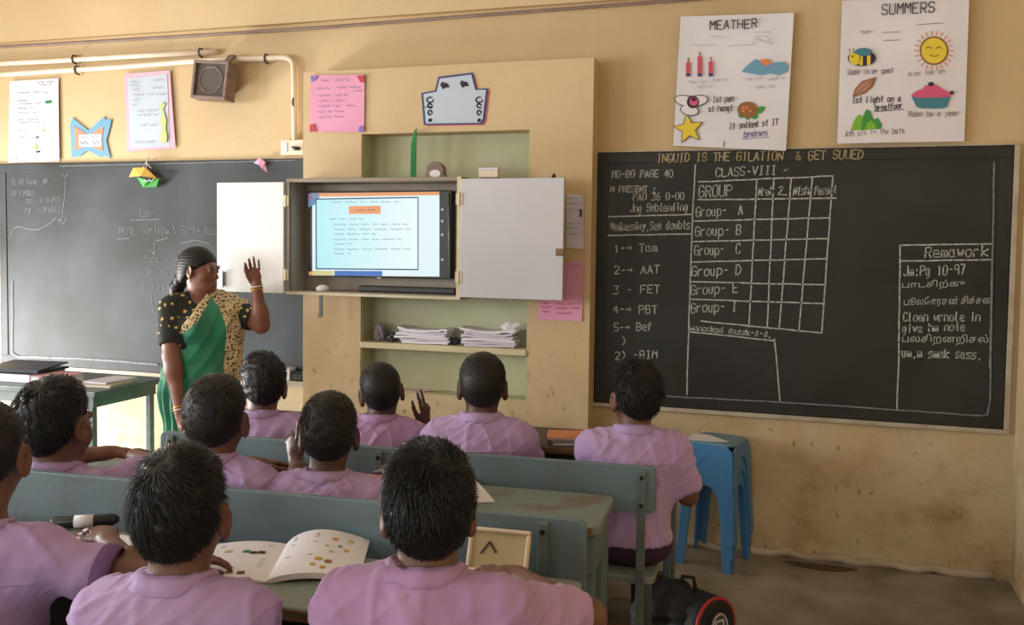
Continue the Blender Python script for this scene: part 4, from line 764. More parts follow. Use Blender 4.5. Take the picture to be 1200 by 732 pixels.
for u, v, r_, c in [(.62,.78,.035,'coral'), (.80,.80,.035,'olive'), (.70,.62,.025,'green'), (.55,.60,.02,'ochre'), (.78,.55,.03,'ochre'), (.62,.48,.025,'olive'), (.50,.30,.04,'ochre'), (.62,.25,.04,'brown'), (.46,.18,.03,'ochre'), (.58,.12,.03,'ochre')]: decal([(u+r_*1.1*math.cos(a), v+r_*math.sin(a)*.9) for a in [2*math.pi*q_/10 for q_ in range(10)]], 1, c)
for v in (.9, .86, .82, .7, .4): decal([(.12,v), (.42,v-.01), (.42,v+.004), (.12,v+.014)], 1, 'pencil')
decal([(.08,.955), (.95,.955), (.95,.985), (.08,.985)], 1, 'pink')
for u, v, c in [(.25,.68,'ink'), (.35,.66,'ink'), (.45,.69,'dgreen'), (.7,.72,'olive'), (.5,.15,'brown'), (.35,.14,'grille')]: decal([(u-.05,v-.03), (u+.05,v-.03), (u+.04,v+.03), (u-.04,v+.035)], -1, c)
for v in (.9, .85, .5, .44, .38, .32): decal([(.15,v), (.85,v), (.85,v+.012), (.15,v+.012)], -1, 'pale_ink')
part(t, 'page_print', m)
# ---- cream pencil box propped on the nearest desk
P0 = atz(580, 672, .701); t = thing('pencil_box', P0, 'cream plastic pencil box lid propped up on the nearest desk', 'pencil box', None, RZ); k = dict(world=False)
T4 = Matrix.Rotation(math.radians(-24), 4, 'X'); w, h = .078, .108
m = MB(); plank(m, -w, w, .012, .016, 0.002, h, .012, None, False); m.v = [T4 @ p for p in m.v]; part(t, 'panel', m, 'bk_tan', 'pale beige inside panel', **k)
m = MB(); 
for a, b in (((-w,0,.0),(w,.018,.010)), ((-w,0,h-.010),(w,.018,h)), ((-w,0,.010),(-w+.010,.018,h-.010)), ((w-.010,0,.010),(w,.018,h-.010))): m.box(a, b, M4=T4)
part(t, 'rim', m, 'pvc', bevel=.004, **k); m = MB()
m.bar(T4 @ Vector((-.045,.010,.045)), T4 @ Vector((-.025,.010,.075)), .006, .003); m.bar(T4 @ Vector((-.025,.010,.075)), T4 @ Vector((-.005,.010,.050)), .006, .003); part(t, 'divider_compass', m, 'grille', 'dark folded compass in the lid', **k)
a, b = atz(596, 677, .7075), atz(625, 681, .7075); m = MB(); m.tube([a, a*.15+b*.85, b*.98+a*.02, b], [.0065,.0065,.007,.006], n=10); tag(obj('felt_pen', m, 'dpink', smooth=True), 'bright pink pen on the nearest desk in front of the pencil box', 'pen')
t = thing('pen_case', Vector((-1.865, -2.53, .7008)), 'black pen case with a white band on the nearest desk', 'pen case', None, .55); k = dict(world=False); m = MB(); m.tube([(-.09,0,.018),(-.085,0,.018),(.07,0,.018),(.085,0,.018)], [.01,.017,.017,.008], n=12); part(t, 'case', m, 'black', smooth=True, **k); m = MB(); m.tube([(-.03,0,.018),(.02,0,.018)], .0176, n=12); part(t, 'band', m, 'paper', 'white band', smooth=True, **k)
# ================================================================== blue stools
def stool_mesh_parts():
    s = {}; H = .46; a = .118; b = .140       # half widths at the top and at the feet
    m = MB(); plank(m, -a, a, -a, a, H-.012, H, .045); m.lathe((0,0,H), [(.104,0),(.098,.003),(.088,.001)], n=24); s['seat'] = (m, 'stool_top', .004)
    legs = []
    for i in range(4):
        R_ = Matrix.Rotation(math.pi/2*i, 4, 'Z'); m = MB(); o = []
        sl = lambda z: a+(b-a)*(H-z)/H
        # arched side panel with its two half legs
        out = [(-sl(H-.01)+.035, H-.008), (sl(H-.01)-.035, H-.008), (sl(H-.03)-.008, H-.035), (sl(0)-.004, 0), (sl(0)-.046, 0), (sl(.25)-.055, .25)]
        arch = [(.068*math.cos(q)+.0, .27+.12*math.sin(q)) for q in [math.pi*j/10 for j in range(11)]]
        out += arch + [(-sl(.25)+.055, .25), (-sl(0)+.046, 0), (-sl(0)+.004, 0), (-sl(H-.03)+.008, H-.035)]
        n = len(out); vs = [Vector((x, -sl(z), z)) for x, z in out]; m.prism([R_ @ p for p in vs], R_ @ Vector((0, .009, 0))); s['leg_panel%d' % i] = (m, 'stool', .003)
    return s
sp = stool_mesh_parts(); base = None
for i, lab in enumerate(('lowest blue plastic stool of the stack, standing on the floor', 'middle blue plastic stool of the stack by the wall', 'topmost blue plastic stool of the stack with dusty seat')):
    if base is None:
        base = thing('plastic_stool', (-.338, -.18, 0), lab, 'stool', 'stacked blue plastic stools', math.radians(-16))
        for nme, (m, mm, bv) in sp.items(): part(base, nme.rstrip('0123'), m, mm, world=False, bevel=bv)
    else:
        c = base.copy(); COL.objects.link(c); c['label'] = lab; c.location = (-.338+.005*i, -.18, .066*i); 
        for ch in list(base.children): d = ch.copy(); COL.objects.link(d); d.parent = c
a = Vector((-.375, -.20, .5935)); m = MB(); m.prism([a+Vector(p) for p in ((-.09,-.07,0),(.03,-.075,0),(.10,-.06,0),(.0,.06,0),(-.08,.07,0))], (0, 0, .003)); tag(obj('loose_paper', m, 'paper'), 'white sheet lying on the topmost blue stool', 'papers')
# ================================================================== backpack
t = thing('backpack', (-.34, -1.22, 0), 'black backpack with red piping on the floor by the right end of the desks', 'bag')
s = SDF(.006); s.cap((-.47,-1.2,.09), (-.31,-1.22,.09), .09, .09, .05); s.cap((-.46,-1.2,.16), (-.33,-1.22,.15), .075, .08, .06); s.ell((-.40,-1.19,.215), (.05,.05,.04), None, .05); s.cut((0,0,.004), (0,0,-1)); V, F = s.surf(); V = np_smooth(V, F, 2); N = np_normals(V, F); V += N*(.007*wob(V, 26, 3)[:, None]); V[:, 2] = np.maximum(V[:, 2], .002); np_mesh('main_body', V, F, ['bag'], t)
c = Vector((-.255, -1.245, .125)); axn = Vector((.80, -.60, .08)).normalized(); u = Vector((0, 0, 1)); u = (u-axn*u.dot(axn)).normalized(); v = axn.cross(u)
def ringp(r1, r2, d, n=36): return [c+axn*d+v*(r1*math.cos(2*math.pi*q/n))+u*(r2*math.sin(2*math.pi*q/n)) for q in range(n)]
s = SDF(.006); s.cap(c-axn*.10, c+axn*.0, .112, .108, .02); s.cut(c+axn*.03, axn, .03); s.cut((0,0,.004), (0,0,-1), .01); V, F = s.surf(); np_mesh('front_pocket', np_smooth(V, F, 2), F, ['bag'], t)
m = MB(); p_ = [q for q in ringp(.10, .103, .018)]; m.tube(p_+[p_[0]], .0065, n=8, cap=False); part(t, 'piping', m, 'red', 'red piping round the pocket', smooth=True)
m = MB(); p_ = ringp(.047, .06, .034, 28); m.prism(p_, axn*.002); part(t, 'patch', m, 'grille', 'worn grey patch'); m = MB(); p_ = ringp(.04, .052, .039, 28); m.tube(p_+[p_[0]], .003, n=6, cap=False); 
for A, B in (((-.02,.028),(.02,.028)), ((-.02,-.028),(.02,-.028)), ((-.02,.028),(-.02,-.028)), ((.02,.028),(.02,.0)), ((0,0),(.02,0))): m.bar(c+axn*.038+v*A[0]+u*A[1], c+axn*.038+v*B[0]+u*B[1], .006, .004, up=axn)
part(t, 'emblem', m, 'paper2', 'pale emblem'); m = MB(); m.tube([Vector((-.38,-1.20,.245)), Vector((-.37,-1.19,.275)), Vector((-.33,-1.19,.275)), Vector((-.32,-1.20,.23))], .008, n=8); part(t, 'grab_handle', m, 'bag', smooth=True); m = MB(); m.bar((-.44,-1.285,.12), (-.40,-1.30,.04), .03, .006, up=(0,1,0)); part(t, 'tag', m, 'blue', 'small pale blue tag')
# ================================================================== people
def Rz(a): c, s = math.cos(a), math.sin(a); return np.array([[c, -s, 0], [s, c, 0], [0, 0, 1.]])
def Rx(a): c, s = math.cos(a), math.sin(a); return np.array([[1., 0, 0], [0, c, -s], [0, s, c]])
def Ry(a): c, s = math.cos(a), math.sin(a); return np.array([[c, 0, s], [0, 1., 0], [-s, 0, c]])
A3 = lambda p: np.array(tuple(p), float)
unit = lambda v: v/max(np.linalg.norm(v), 1e-9)
def head_prims(B, H, R, s, adult=False):
    L = lambda x, y, z: H+R @ (np.array([x, y, z])*s); E = lambda c, r, k=.02, op='+', Q=None: B.ell(L(*c), np.array(r)*s, R if Q is None else R @ Q, k*s, op)
    E((0, -.012, .028), (.071, .088, .082)); E((0, .018, -.028), (.057, .064, .080), .03); E((0, .052, -.086), (.024, .022, .018), .035)
    for q in (-1, 1): E((q*.036, .046, -.030), (.024, .024, .026), .025); E((q*.030, .080, .020), (.020, .010, .007), .018)
    for q in (-1, 1): E((q*.031, .086, .004), (.016, .012, .010), .012, '-')
    B.cap(L(0, .078, .004), L(0, .0935, -.030), .008*s, .0108*s, .014*s)
    for q in (-1, 1): E((q*.011, .088, -.034), (.008, .009, .007), .008)
    E((0, .080, -.057), (.022, .010, .0055), .006); E((0, .078, -.067), (.019, .010, .0065), .006); E((0, .090, -.0622), (.020, .006, .0012), .003, '-')
    for q in (-1, 1):
        E((q*.078, -.012, -.006), (.008, .022, .033), .010, '+', Rz(-q*.45)); E((q*.086, -.008, -.003), (.006, .012, .019), .006, '-', Rz(-q*.45)); E((q*.076, -.004, -.036), (.008, .010, .010), .008)
    for q in (-1, 1): E((q*.031, .078, .0125), (.0165, .010, .0065), .006); E((q*.031, .078, -.0045), (.0155, .009, .005), .006)
def hand_prims(B, W, d, n, ts, s, curl=.35, spread=.10, curls=None, thumb=(.75, .55, .25)):
    """palm, four unequal bent fingers and a thumb; d along the hand, n out of the palm, ts to the thumb side"""
    d, ts = unit(d), unit(ts-d*np.dot(ts, d)); n2 = unit(np.cross(d, ts)); n = n2 if np.dot(n2, n) > 0 else -n2
    B.ell(W+d*.045*s, np.array([.035, .047, .0135])*s, np.stack([ts, d, n], 1), .012*s); B.cap(W-d*.01*s, W+d*.03*s, .021*s, .022*s, .015*s)
    Ls = (.070, .078, .072, .056)
    for i in range(4):
        o = .030-.0205*i; b = W+d*(.080-.004*abs(i-1.3))*s+ts*o*s; a = spread*(1.2-i)/1.2; f = unit(d*math.cos(a)+ts*math.sin(a)); cu = curls[i] if curls else curl*(1+.12*i); p = b; r = .0085-.0006*i*(i > 1)
        for j, fr in enumerate((.44, .32, .24)):
            f = unit(f*math.cos(cu)+n*math.sin(cu)); q = p+f*Ls[i]*fr*s; B.cap(p, q, r*s, (r-.0008)*s, .004*s); p = q; r -= .0008
    b = W+d*.022*s+ts*.024*s+n*.004*s; f = unit(d*thumb[0]+ts*thumb[1]+n*thumb[2]); p = b
    for L_, r0, r1 in ((.040, .0125, .010), (.032, .0095, .0085), (.024, .0085, .0065)): q = p+f*L_*s; B.cap(p, q, r0*s, r1*s, .006*s); p = q; f = unit(f+d*.30-ts*.12)
def ik(a, c, l1, l2, pole):
    v = c-a; L = np.linalg.norm(v); m = (l1+l2)*.985
    if L > m: c = a+v/L*m; v = c-a; L = m
    x = (l1*l1-l2*l2+L*L)/(2*L); h = math.sqrt(max(l1*l1-x*x, 0)); u = v/L; p = unit(pole-u*np.dot(pole, u)); return a+u*x+p*h, c
def hair(parent, H, R, s, name, vol=.012, top=.0, strands=1200, length=.026, seed=1, matn='hair', mess=.28, cell=.006, nape=-.078, fore=.062, lift=.28, side=0., width=.0022, fall=False):
    L = lambda x, y, z: H+R @ (np.array([x, y, z])*s)
    B = SDF(cell); k = .03*s
    B.ell(L(0, -.014, .028), np.array([.071+vol, .088+vol, .082+vol])*s, R, k); B.ell(L(0, -.035, -.020), np.array([.061+vol*.7, .060+vol*.8, .066])*s, R, k)
    if top: B.ell(L(side, .012, .075), np.array([.058, .070, .040+top])*s, R, k)
    a, b = np.array([0, -.088, nape]), np.array([0, .088, fore]); dd = b-a; n = np.array([0, dd[2], -dd[1]]); B.cut(L(*a), R @ n, .02*s)
    for q in (-1, 1): B.ell(L(q*.092, .0, -.014), np.array([.034, .032, .044])*s, R, .012*s, '-')
    V, F = B.surf(); V = np_smooth(V, F, 1); N = np_normals(V, F); Q = (V-H) @ R/s       # local
    hgt = ((Q-a) @ (-n/np.linalg.norm(n)))                                              # height above the hairline
    V = V-N*((vol*s*.85)*np.clip(1-hgt/.075, 0, 1)[:, None])
    na = np.clip((length-.008)/.02, .12, 1); V = V+N*(na*.0024*s*wob(Q, 70, seed)+na*.0020*s*wob(Q*np.array([1.6, 1.6, .8]), 150, seed+3))[:, None]
    if strands:
        r = np.random.default_rng(seed); w = np.array([.012*(-1)**seed, -.055, .10]); ok = np.where((hgt > .008) & ~((np.abs(Q[:, 0]) > .05) & (np.abs(Q[:, 1]-.0) < .042) & (Q[:, 2] < .042)))[0]
        if len(ok) > 50:
            I = r.choice(ok, strands); P, n_ = V[I], N[I]; q = Q[I]
            t = (q-w)@R.T; t += np.cross(n_, t)*.55; t -= n_*(t*n_).sum(1, keepdims=True); t /= np.maximum(np.linalg.norm(t, axis=1, keepdims=True), 1e-6)
            t += r.normal(size=t.shape)*mess*.5+mess*1.3*np.stack([wob(q, 34, seed+11), wob(q, 34, seed+12), wob(q, 34, seed+13)], 1); t -= n_*(t*n_).sum(1, keepdims=True); t /= np.maximum(np.linalg.norm(t, axis=1, keepdims=True), 1e-6)
            ln = length*s*r.uniform(.6, 1.25, len(I))*np.clip(.18+hgt[I]/.11, .2, 1.1); ln = ln[:, None]; sd = np.cross(t, n_)*(width*s*.5); lf = lift*r.uniform(.4, 1.4, (len(I), 1))*np.clip(hgt[I]/.09, .15, 1)[:, None]
            c0 = P-n_*.002*s; c1 = P+t*ln*.5+n_*ln*lf*.55; c2 = P+t*ln+n_*ln*lf*.45-np.array([0, 0, .12])*ln
            th = n_*(width*s*.3); vs = np.stack([c0-sd, c0+sd, c0+th, c1-sd*.8, c1+sd*.8, c1+th*.8, c2-sd*.15, c2+sd*.15, c2+th*.2], 1).reshape(-1, 3); o = len(V)+9*np.arange(len(I))[:, None]
            fs = np.concatenate([o+np.array([f]) for f in ((0, 1, 4, 3), (1, 2, 5, 4), (2, 0, 3, 5), (3, 4, 7, 6), (4, 5, 8, 7), (5, 3, 6, 8))]); V = np.concatenate([V, vs]); F = np.concatenate([F, fs])
    return np_mesh(name, V, F, [matn], parent)
def eyes(parent, H, R, s):
    for q in (-1, 1):
        c = Vector(H+R @ (np.array([q*.031, .0695, .004])*s)); m = MB(); b = []
        for i in range(7):
            ph = math.pi*i/6; b.append([c+Vector((.0115*s*math.sin(ph)*math.cos(2*math.pi*k/10), .0115*s*math.sin(ph)*math.sin(2*math.pi*k/10), .0115*s*math.cos(ph))) for k in range(10)])
        m.add([p for g in b for p in g], [(i*10+k, i*10+(k+1) % 10, (i+1)*10+(k+1) % 10, (i+1)*10+k) for i in range(6) for k in range(10)], 'eye')
        f = Vector(R @ np.array([0, 1., 0])); o = c+f*.0096*s; u = Vector(R @ np.array([1., 0, 0])); w = Vector(R @ np.array([0, 0, 1.])); m.prism([o+u*(0.007*s*math.cos(2*math.pi*k/10))+w*(.007*s*math.sin(2*math.pi*k/10)) for k in range(10)], f*.0022*s, 'black')
        part(parent, 'eye', m, smooth=True)
def collar(parent, N, ax, R, s, m_, h=.030, bv=None):
    up = unit(ax); X = R @ np.array([1., 0, 0]); Y = unit(np.cross(up, X)); X = np.cross(Y, up); n = 40; V = []
    for k in range(n):
        a = 2*math.pi*k/n; bk = .5-.5*math.sin(a)*1.0; cx, sy = math.cos(a), math.sin(a); fr = max(0, sy)**2
        for rx, ry, z in ((.049, .055, -.004), (.0505, .0565, h*(.95-.75*fr)), (.0525, .0585, h*(1.02-.75*fr)), (.0575, .0635, h*(.60-.7*fr)), (.0625, .069, -.004-.030*fr), (.059, .065, -.007-.03*fr)):
            V.append(N+(X*cx*rx+Y*sy*ry+up*z)*s)
    V = np.array(V); F = np.array([(k*6+j, ((k+1) % n)*6+j, ((k+1) % n)*6+(j+1) % 6, k*6+(j+1) % 6) for k in range(n) for j in range(6)])
    V = V+np_normals(V, F)*(.0014*wob(V, 60, int(abs(N[0])*100))[:, None])
    if bv:
        for i in range(len(V)):
            j = i % 6
            if j in (0, 1, 2): continue
            h_ = bv.find_nearest(Vector(V[i]))
            if h_[0]:
                d = (Vector(V[i])-h_[0]).dot(h_[1]); g = {3: .008, 4: .0040, 5: .001}[j]
                if d < g or (j == 4 and d < .02): V[i] = np.array(h_[0]+h_[1]*g)
    return np_mesh('collar', V, F, [m_], parent)
LOG = []
def kid(px, top, w, y, label, yaw=0, tilt=0, pitch=0, tyaw=0, lean=.03, leanx=0, skin='skin', shirt='shirt', hk={}, armL=None, armR=None, cuff=None, cell=.006, wide=1., drop=0., group=None, table=.740, ez=.745, seam=True, slv=.70, legdx=0., pole=.55, hx=.06):
    T = A3(at(px, top, y)); s = w/F_PX*float((Vector(T)-CAM).dot(FWD))/.172; LOG.append((label[:28], round(s, 3)))
    Rh = Rz(math.radians(yaw)) @ Rx(math.radians(pitch)) @ Ry(math.radians(tilt)); Rt = Rz(RZ+math.radians(tyaw)); H = T-np.array([0, 0, .122*s])
    N = H+Rt @ (np.array([0, -.028, -.104-drop])*s); P = np.array([N[0]+leanx, N[1]-lean, .42+.088]); b = min(s, 1.08)
    root = np.array([P[0], P[1], .42]); lp = lambda t: P+(N-P)*t; loc = lambda c, x, yy, z: c+Rt @ (np.array([x*wide, yy, z])*b)
    up = unit(N-P); q0 = unit(np.cross(up, Rt @ np.array([-1., 0, 0]))); Rb = np.stack([Rt @ np.array([1., 0, 0]), np.cross(up, Rt @ np.array([1., 0, 0])), up], 1)
    B = SDF(cell); h = np.linalg.norm(N-P)
    def torso(S_, g, neck=True):
        S_.ell(P, np.array([.128*wide, .100, .085])*b+g, Rb, .04); S_.ell(lp(.38), np.array([.118*wide*b+g, .088*b+g, h*.36]), Rb, .06); S_.ell(lp(.68), np.array([.130*wide*b+g, .090*b+g, h*.34]), Rb, .05)
        S_.cap(loc(N, -.118, -.006, -.062), loc(N, .118, -.006, -.062), .043*b+g, None, .06); 
        for q in (-1, 1): S_.cap(loc(N, q*.02, -.012, -.018), loc(N, q*.115, -.008, -.052), .036*b+g*.8, .036*b+g*.8, .04)
    torso(B, -.004)
    B.cap(lp(.92), H+Rh @ (np.array([0, -.022, -.03])*s), .050*s, .047*s, .03); head_prims(B, H, Rh, s)
    arms = []
    for q, spec in ((-1, armL), (1, armR)):
        sh = loc(N, q*.142, -.002, -.068); spec = spec or {}
        Wr = A3(spec['w']) if 'w' in spec else np.array([N[0]+q*hx, N[1]+.31, table+.012]); l1, l2 = .235*b, .205*b
        if 'e' in spec: E = A3(spec['e'])
        else: E, Wr = ik(sh, Wr, l1, l2, np.array([q*pole, -.25, -.7])); E[2] = max(E[2], ez)
        d = A3(spec['d']) if 'd' in spec else unit(np.array([-q*.35, 1, -.05])); n = A3(spec.get('n', (0, 0, -1))); ts = A3(spec.get('ts', (-q, .2, 0)))
        arms.append((q, sh, E, Wr)); B.cap(sh, E, .041*b, .034*b, .03); B.cap(E, Wr, .034*b, .0225*b, .015); B.ell(E+(Wr-E)*.28, np.array([.034, .034, .05])*b, None, .03) if cell < .005 else None
        hand_prims(B, Wr, d, n, ts, b*.92, spec.get('curl', .30), curls=spec.get('curls'), spread=spec.get('spread', .12))
    legs = []
    for q in (-1, 1):
        hp = loc(P, q*.066, .02, -.012); kn = np.array([hp[0]+q*.03+legdx, hp[1]+.36*b, .475]); an = np.array([kn[0], kn[1]+.02, .085]); legs.append((hp, kn, an)); B.cap(hp, kn, .062*b, .046*b, .03); B.cap(kn, an, .044*b, .030*b, .02); B.cap(an+[0, -.01, -.035], an+[0, .12*b, -.05], .030*b, .026*b, .02)
    V, F = B.surf(); V = np_smooth(V, F, 1, .4); o = np_mesh('person', V, F, [skin], None, tuple(root)); tag(o, label, 'person', group)
    eyes(o, H, Rh, s)
    # shirt
    B = SDF(.006)
    cuffs = []
    for q, sh, E, Wr in arms:
        u = unit(E-sh); L_ = np.linalg.norm(E-sh); c = sh+u*L_*slv; B.cap(sh, c, .054*b, .056*b, .02); B.cap(c+u*.082*b, c+u*.16, .070*b, .07*b, .004, '-'); cuffs.append((c+u*.018*b, u))
    torso(B, .013); B.cut(P+[0, 0, -.012], (0, 0, -1), .01)
    V, F = B.surf(); V = np_smooth(V, F, 2); Nn = np_normals(V, F); sd = int(px*7+top) % 97; Q = V-N
    rg = lambda D_, f, sd_, wd=.28: np.exp(-(wob(D_, f, sd_, 3)/wd)**2)
    fold = .0030*wob(Q, 13, sd)+.0052*rg(Q*np.array([1, .8, .45]), 15, sd+1)+.0048*rg(Q*np.array([.5, .7, 1.1])+.55*Q[:, [2, 0, 1]], 20, sd+4)+.0030*rg(Q*np.array([.9, .7, .8])-.6*Q[:, [2, 1, 0]], 30, sd+6)+.0008*wob(Q, 85, sd+2)-.004; V = V+Nn*(fold*b)[:, None]
    so = np_mesh('shirt', V, F, [shirt], o); bv = BVHTree.FromPolygons([tuple(p) for p in V], [tuple(f) for f in F]); pts = []
    collar(so, N-up*.006*b, H-N+np.array([0, 0, .05]), Rt, s*1.02, shirt, .028, bv)
    if seam:                                     # yoke seam across the shoulder blades
        for k in range(-12, 13):
            tg = Vector(loc(N, k/12*.14, 0, -.085)); src = tg+Vector(Rt @ np.array([0, -.5, 0])); hit = bv.ray_cast(src, Vector(Rt @ np.array([0, 1., 0])))
            if hit[0]: pts.append(hit[0]+hit[1]*.0002)
        if len(pts) > 4: m = MB(); m.tube(pts, .0024, n=6); obj('yoke_seam', m, shirt, so, smooth=True)
    if cuff:
        for c, u in cuffs:
            x = unit(np.cross(u, [0, 0, 1.])); z = np.cross(u, x); m = MB(); n = 24; vs = []; 
            for a, r0 in ((-.012, .0575), (-.006, .0615), (.020, .0605), (.024, .055)): vs += [Vector(c+u*a*b+(x*math.cos(2*math.pi*k/n)+z*math.sin(2*math.pi*k/n))*r0*b) for k in range(n)]
            m.add(vs, [(i*n+k, i*n+(k+1) % n, ((i+1) % 4)*n+(k+1) % n, ((i+1) % 4)*n+k) for i in range(4) for k in range(n)]); oo = obj('cuff', m, cuff, so, smooth=True); oo['label'] = 'darker purple sleeve cuff'
    # trousers and shoes
    B = SDF(.008); B.ell(P+[0, 0, -.020], np.array([.130*wide, .102, .080])*b+.002, Rb, .04)
    for hp, kn, an in legs: B.cap(hp, kn, .072*b, .058*b, .03); B.cap(kn, an, .056*b, .046*b, .02)
    B.cut((0, 0, .4215), (0, 0, -1)) if False else None
    V, F = B.surf(); V = np_smooth(V, F, 2); V[:, 2] = np.where((V[:, 1] < P[1]+.24) & (V[:, 2] < .4215), .4215, V[:, 2]); np_mesh('trousers', V, F, ['trouser'], o)
    for hp, kn, an in legs:
        B = SDF(.007); B.cap(an+[0, -.012, -.045], an+[0, .13*b, -.052], .038*b, .033*b, .02); B.cut((0, 0, .002), (0, 0, -1)); V, F = B.surf(); np_mesh('shoe', V, F, ['black'], o)
    hair(o, H, Rh, s, 'hair', seed=sd, **hk); return dict(o=o, H=H, N=N, P=P, s=s, Rh=Rh)
short = dict(vol=.009, strands=900, length=.010, lift=.35, width=.0016); med = dict(vol=.013, top=.006, strands=1500, length=.026); bushy = dict(vol=.015, top=.012, strands=2400, length=.032, lift=.22, matn='hair_gloss', mess=.26)
# ---- nearest row
kid(-17, 466, 97, -2.99, 'person with purple sleeve cuff resting a bent arm beside the black pen case', tyaw=14, yaw=26, hk=dict(short, strands=1500), cuff='cuff', cell=.0045, lean=.02, wide=1.08, drop=.042,
    slv=.46, armR=dict(e=atz(166, 680, .745), w=atz(126, 634, .772), d=(-.75, .62, .12), n=(-.2, -.3, -1), ts=(-.6, -.75, .1), curls=(.45, .5, .55, .6)), armL=dict(w=(-2.02, -2.84, .742)))
kid(213, 526, 112, -3.12, 'person in lilac shirt with swept black hair, in front of the open illustrated book', yaw=20, tyaw=12, tilt=-3, hk=dict(vol=.011, top=.010, strands=4200, length=.038, lift=.09, width=.0020, matn='hair_gloss', mess=.16), cell=.0055, lean=-.01, wide=.92, drop=.008, pole=.3, hx=.04, armR=dict(w=(-1.25, -2.85, .752), d=(-.9, .4, 0)), armL=dict(w=(-1.37, -2.80, .752), d=(.6, .8, 0)))
kid(503, 522, 112, -3.02, 'person in pinkish lilac shirt with thick curly hair, before the cream pencil box', yaw=22, tyaw=10, shirt='shirt2', hk=dict(vol=.012, top=.008, strands=5200, length=.030, lift=.34, width=.0022, matn='hair_gloss', mess=.55), cell=.005, lean=.02, wide=1.03,
    armR=dict(e=atz(690, 722, .756), w=atz(606, 675, .748), d=(-.98, .06, .03), n=(0, 0, -1), ts=(.2, 1, 0)))
# ---- middle row
kid(66, 445, 79, -2.25, 'person with bushy glossy hair on the middle bench, in front of the steel side table', yaw=8, tyaw=6, tilt=-4, hk=dict(bushy), lean=-.10, cell=.006)
kid(254, 440, 75, -2.22, 'person in lilac shirt sitting behind the teacher with rounded dark hair', yaw=20, tyaw=6, hk=dict(med, strands=1300, length=.014), lean=-.02, cell=.006, wide=1.0, pole=.0, armR=dict(w=(-1.74, -1.94, .752)))
kid(386, 461, 70, -2.14, 'person on the middle bench raising one hand beside the ear, short dark hair', yaw=24, tyaw=10, skin='skin2', hk=dict(med, strands=1500, length=.016), lean=.06, drop=.012, cell=.0042,
    armL=dict(e=atz(352, 566, .735), w=at(347, 540, -1.93), d=(-.30, .15, .95), n=(.55, .8, 0), ts=(.9, -.3, .1), curls=(.15, .55, .7, .75), spread=.16))
# ---- front row
kid(309, 415, 54, -1.46, 'person with swept up hair on the front bench below the marker box', yaw=33, tyaw=14, tilt=3, hk=dict(med, top=.016, side=-.012, strands=1000, length=.028), lean=.03, cell=.006, skin='skin')
kid(447, 422, 53, -1.42, 'person with short cropped hair and raised hand on the front bench below the paper stacks', yaw=28, tyaw=12, tilt=-8, skin='skin2', shirt='shirt2', hk=dict(short), lean=.03, cell=.0042, leanx=.0, cuff='cuff',
    armR=dict(e=at(505, 520, -1.30), w=at(497, 499, -1.25), d=(.02, .1, 1), n=(-.9, .3, 0), ts=(-.2, -.9, .2), curls=(.10, .18, .75, .85), spread=.28))
kid(566, 411, 60, -1.46, 'person with round cropped head on the front bench below the right cabinet door', yaw=18, tyaw=8, skin='skin2', hk=dict(short, vol=.011), lean=.04, cell=.006, wide=1.0, armR=dict(e=at(622, 556, -1.40), w=(-1.0, -1.14, .742)))
kid(745, 425, 60, -1.42, 'person with tall tousled hair on the front bench beside the blue stools', yaw=26, tyaw=8, hk=dict(vol=.013, top=.014, strands=1700, length=.034, lift=.5), lean=.045, cell=.006, wide=1.0, legdx=-.11,
    armR=dict(e=at(806, 580, -1.40), w=(-.40, -1.16, .745), d=(-.3, 1, 0)))
print('KIDS', LOG)
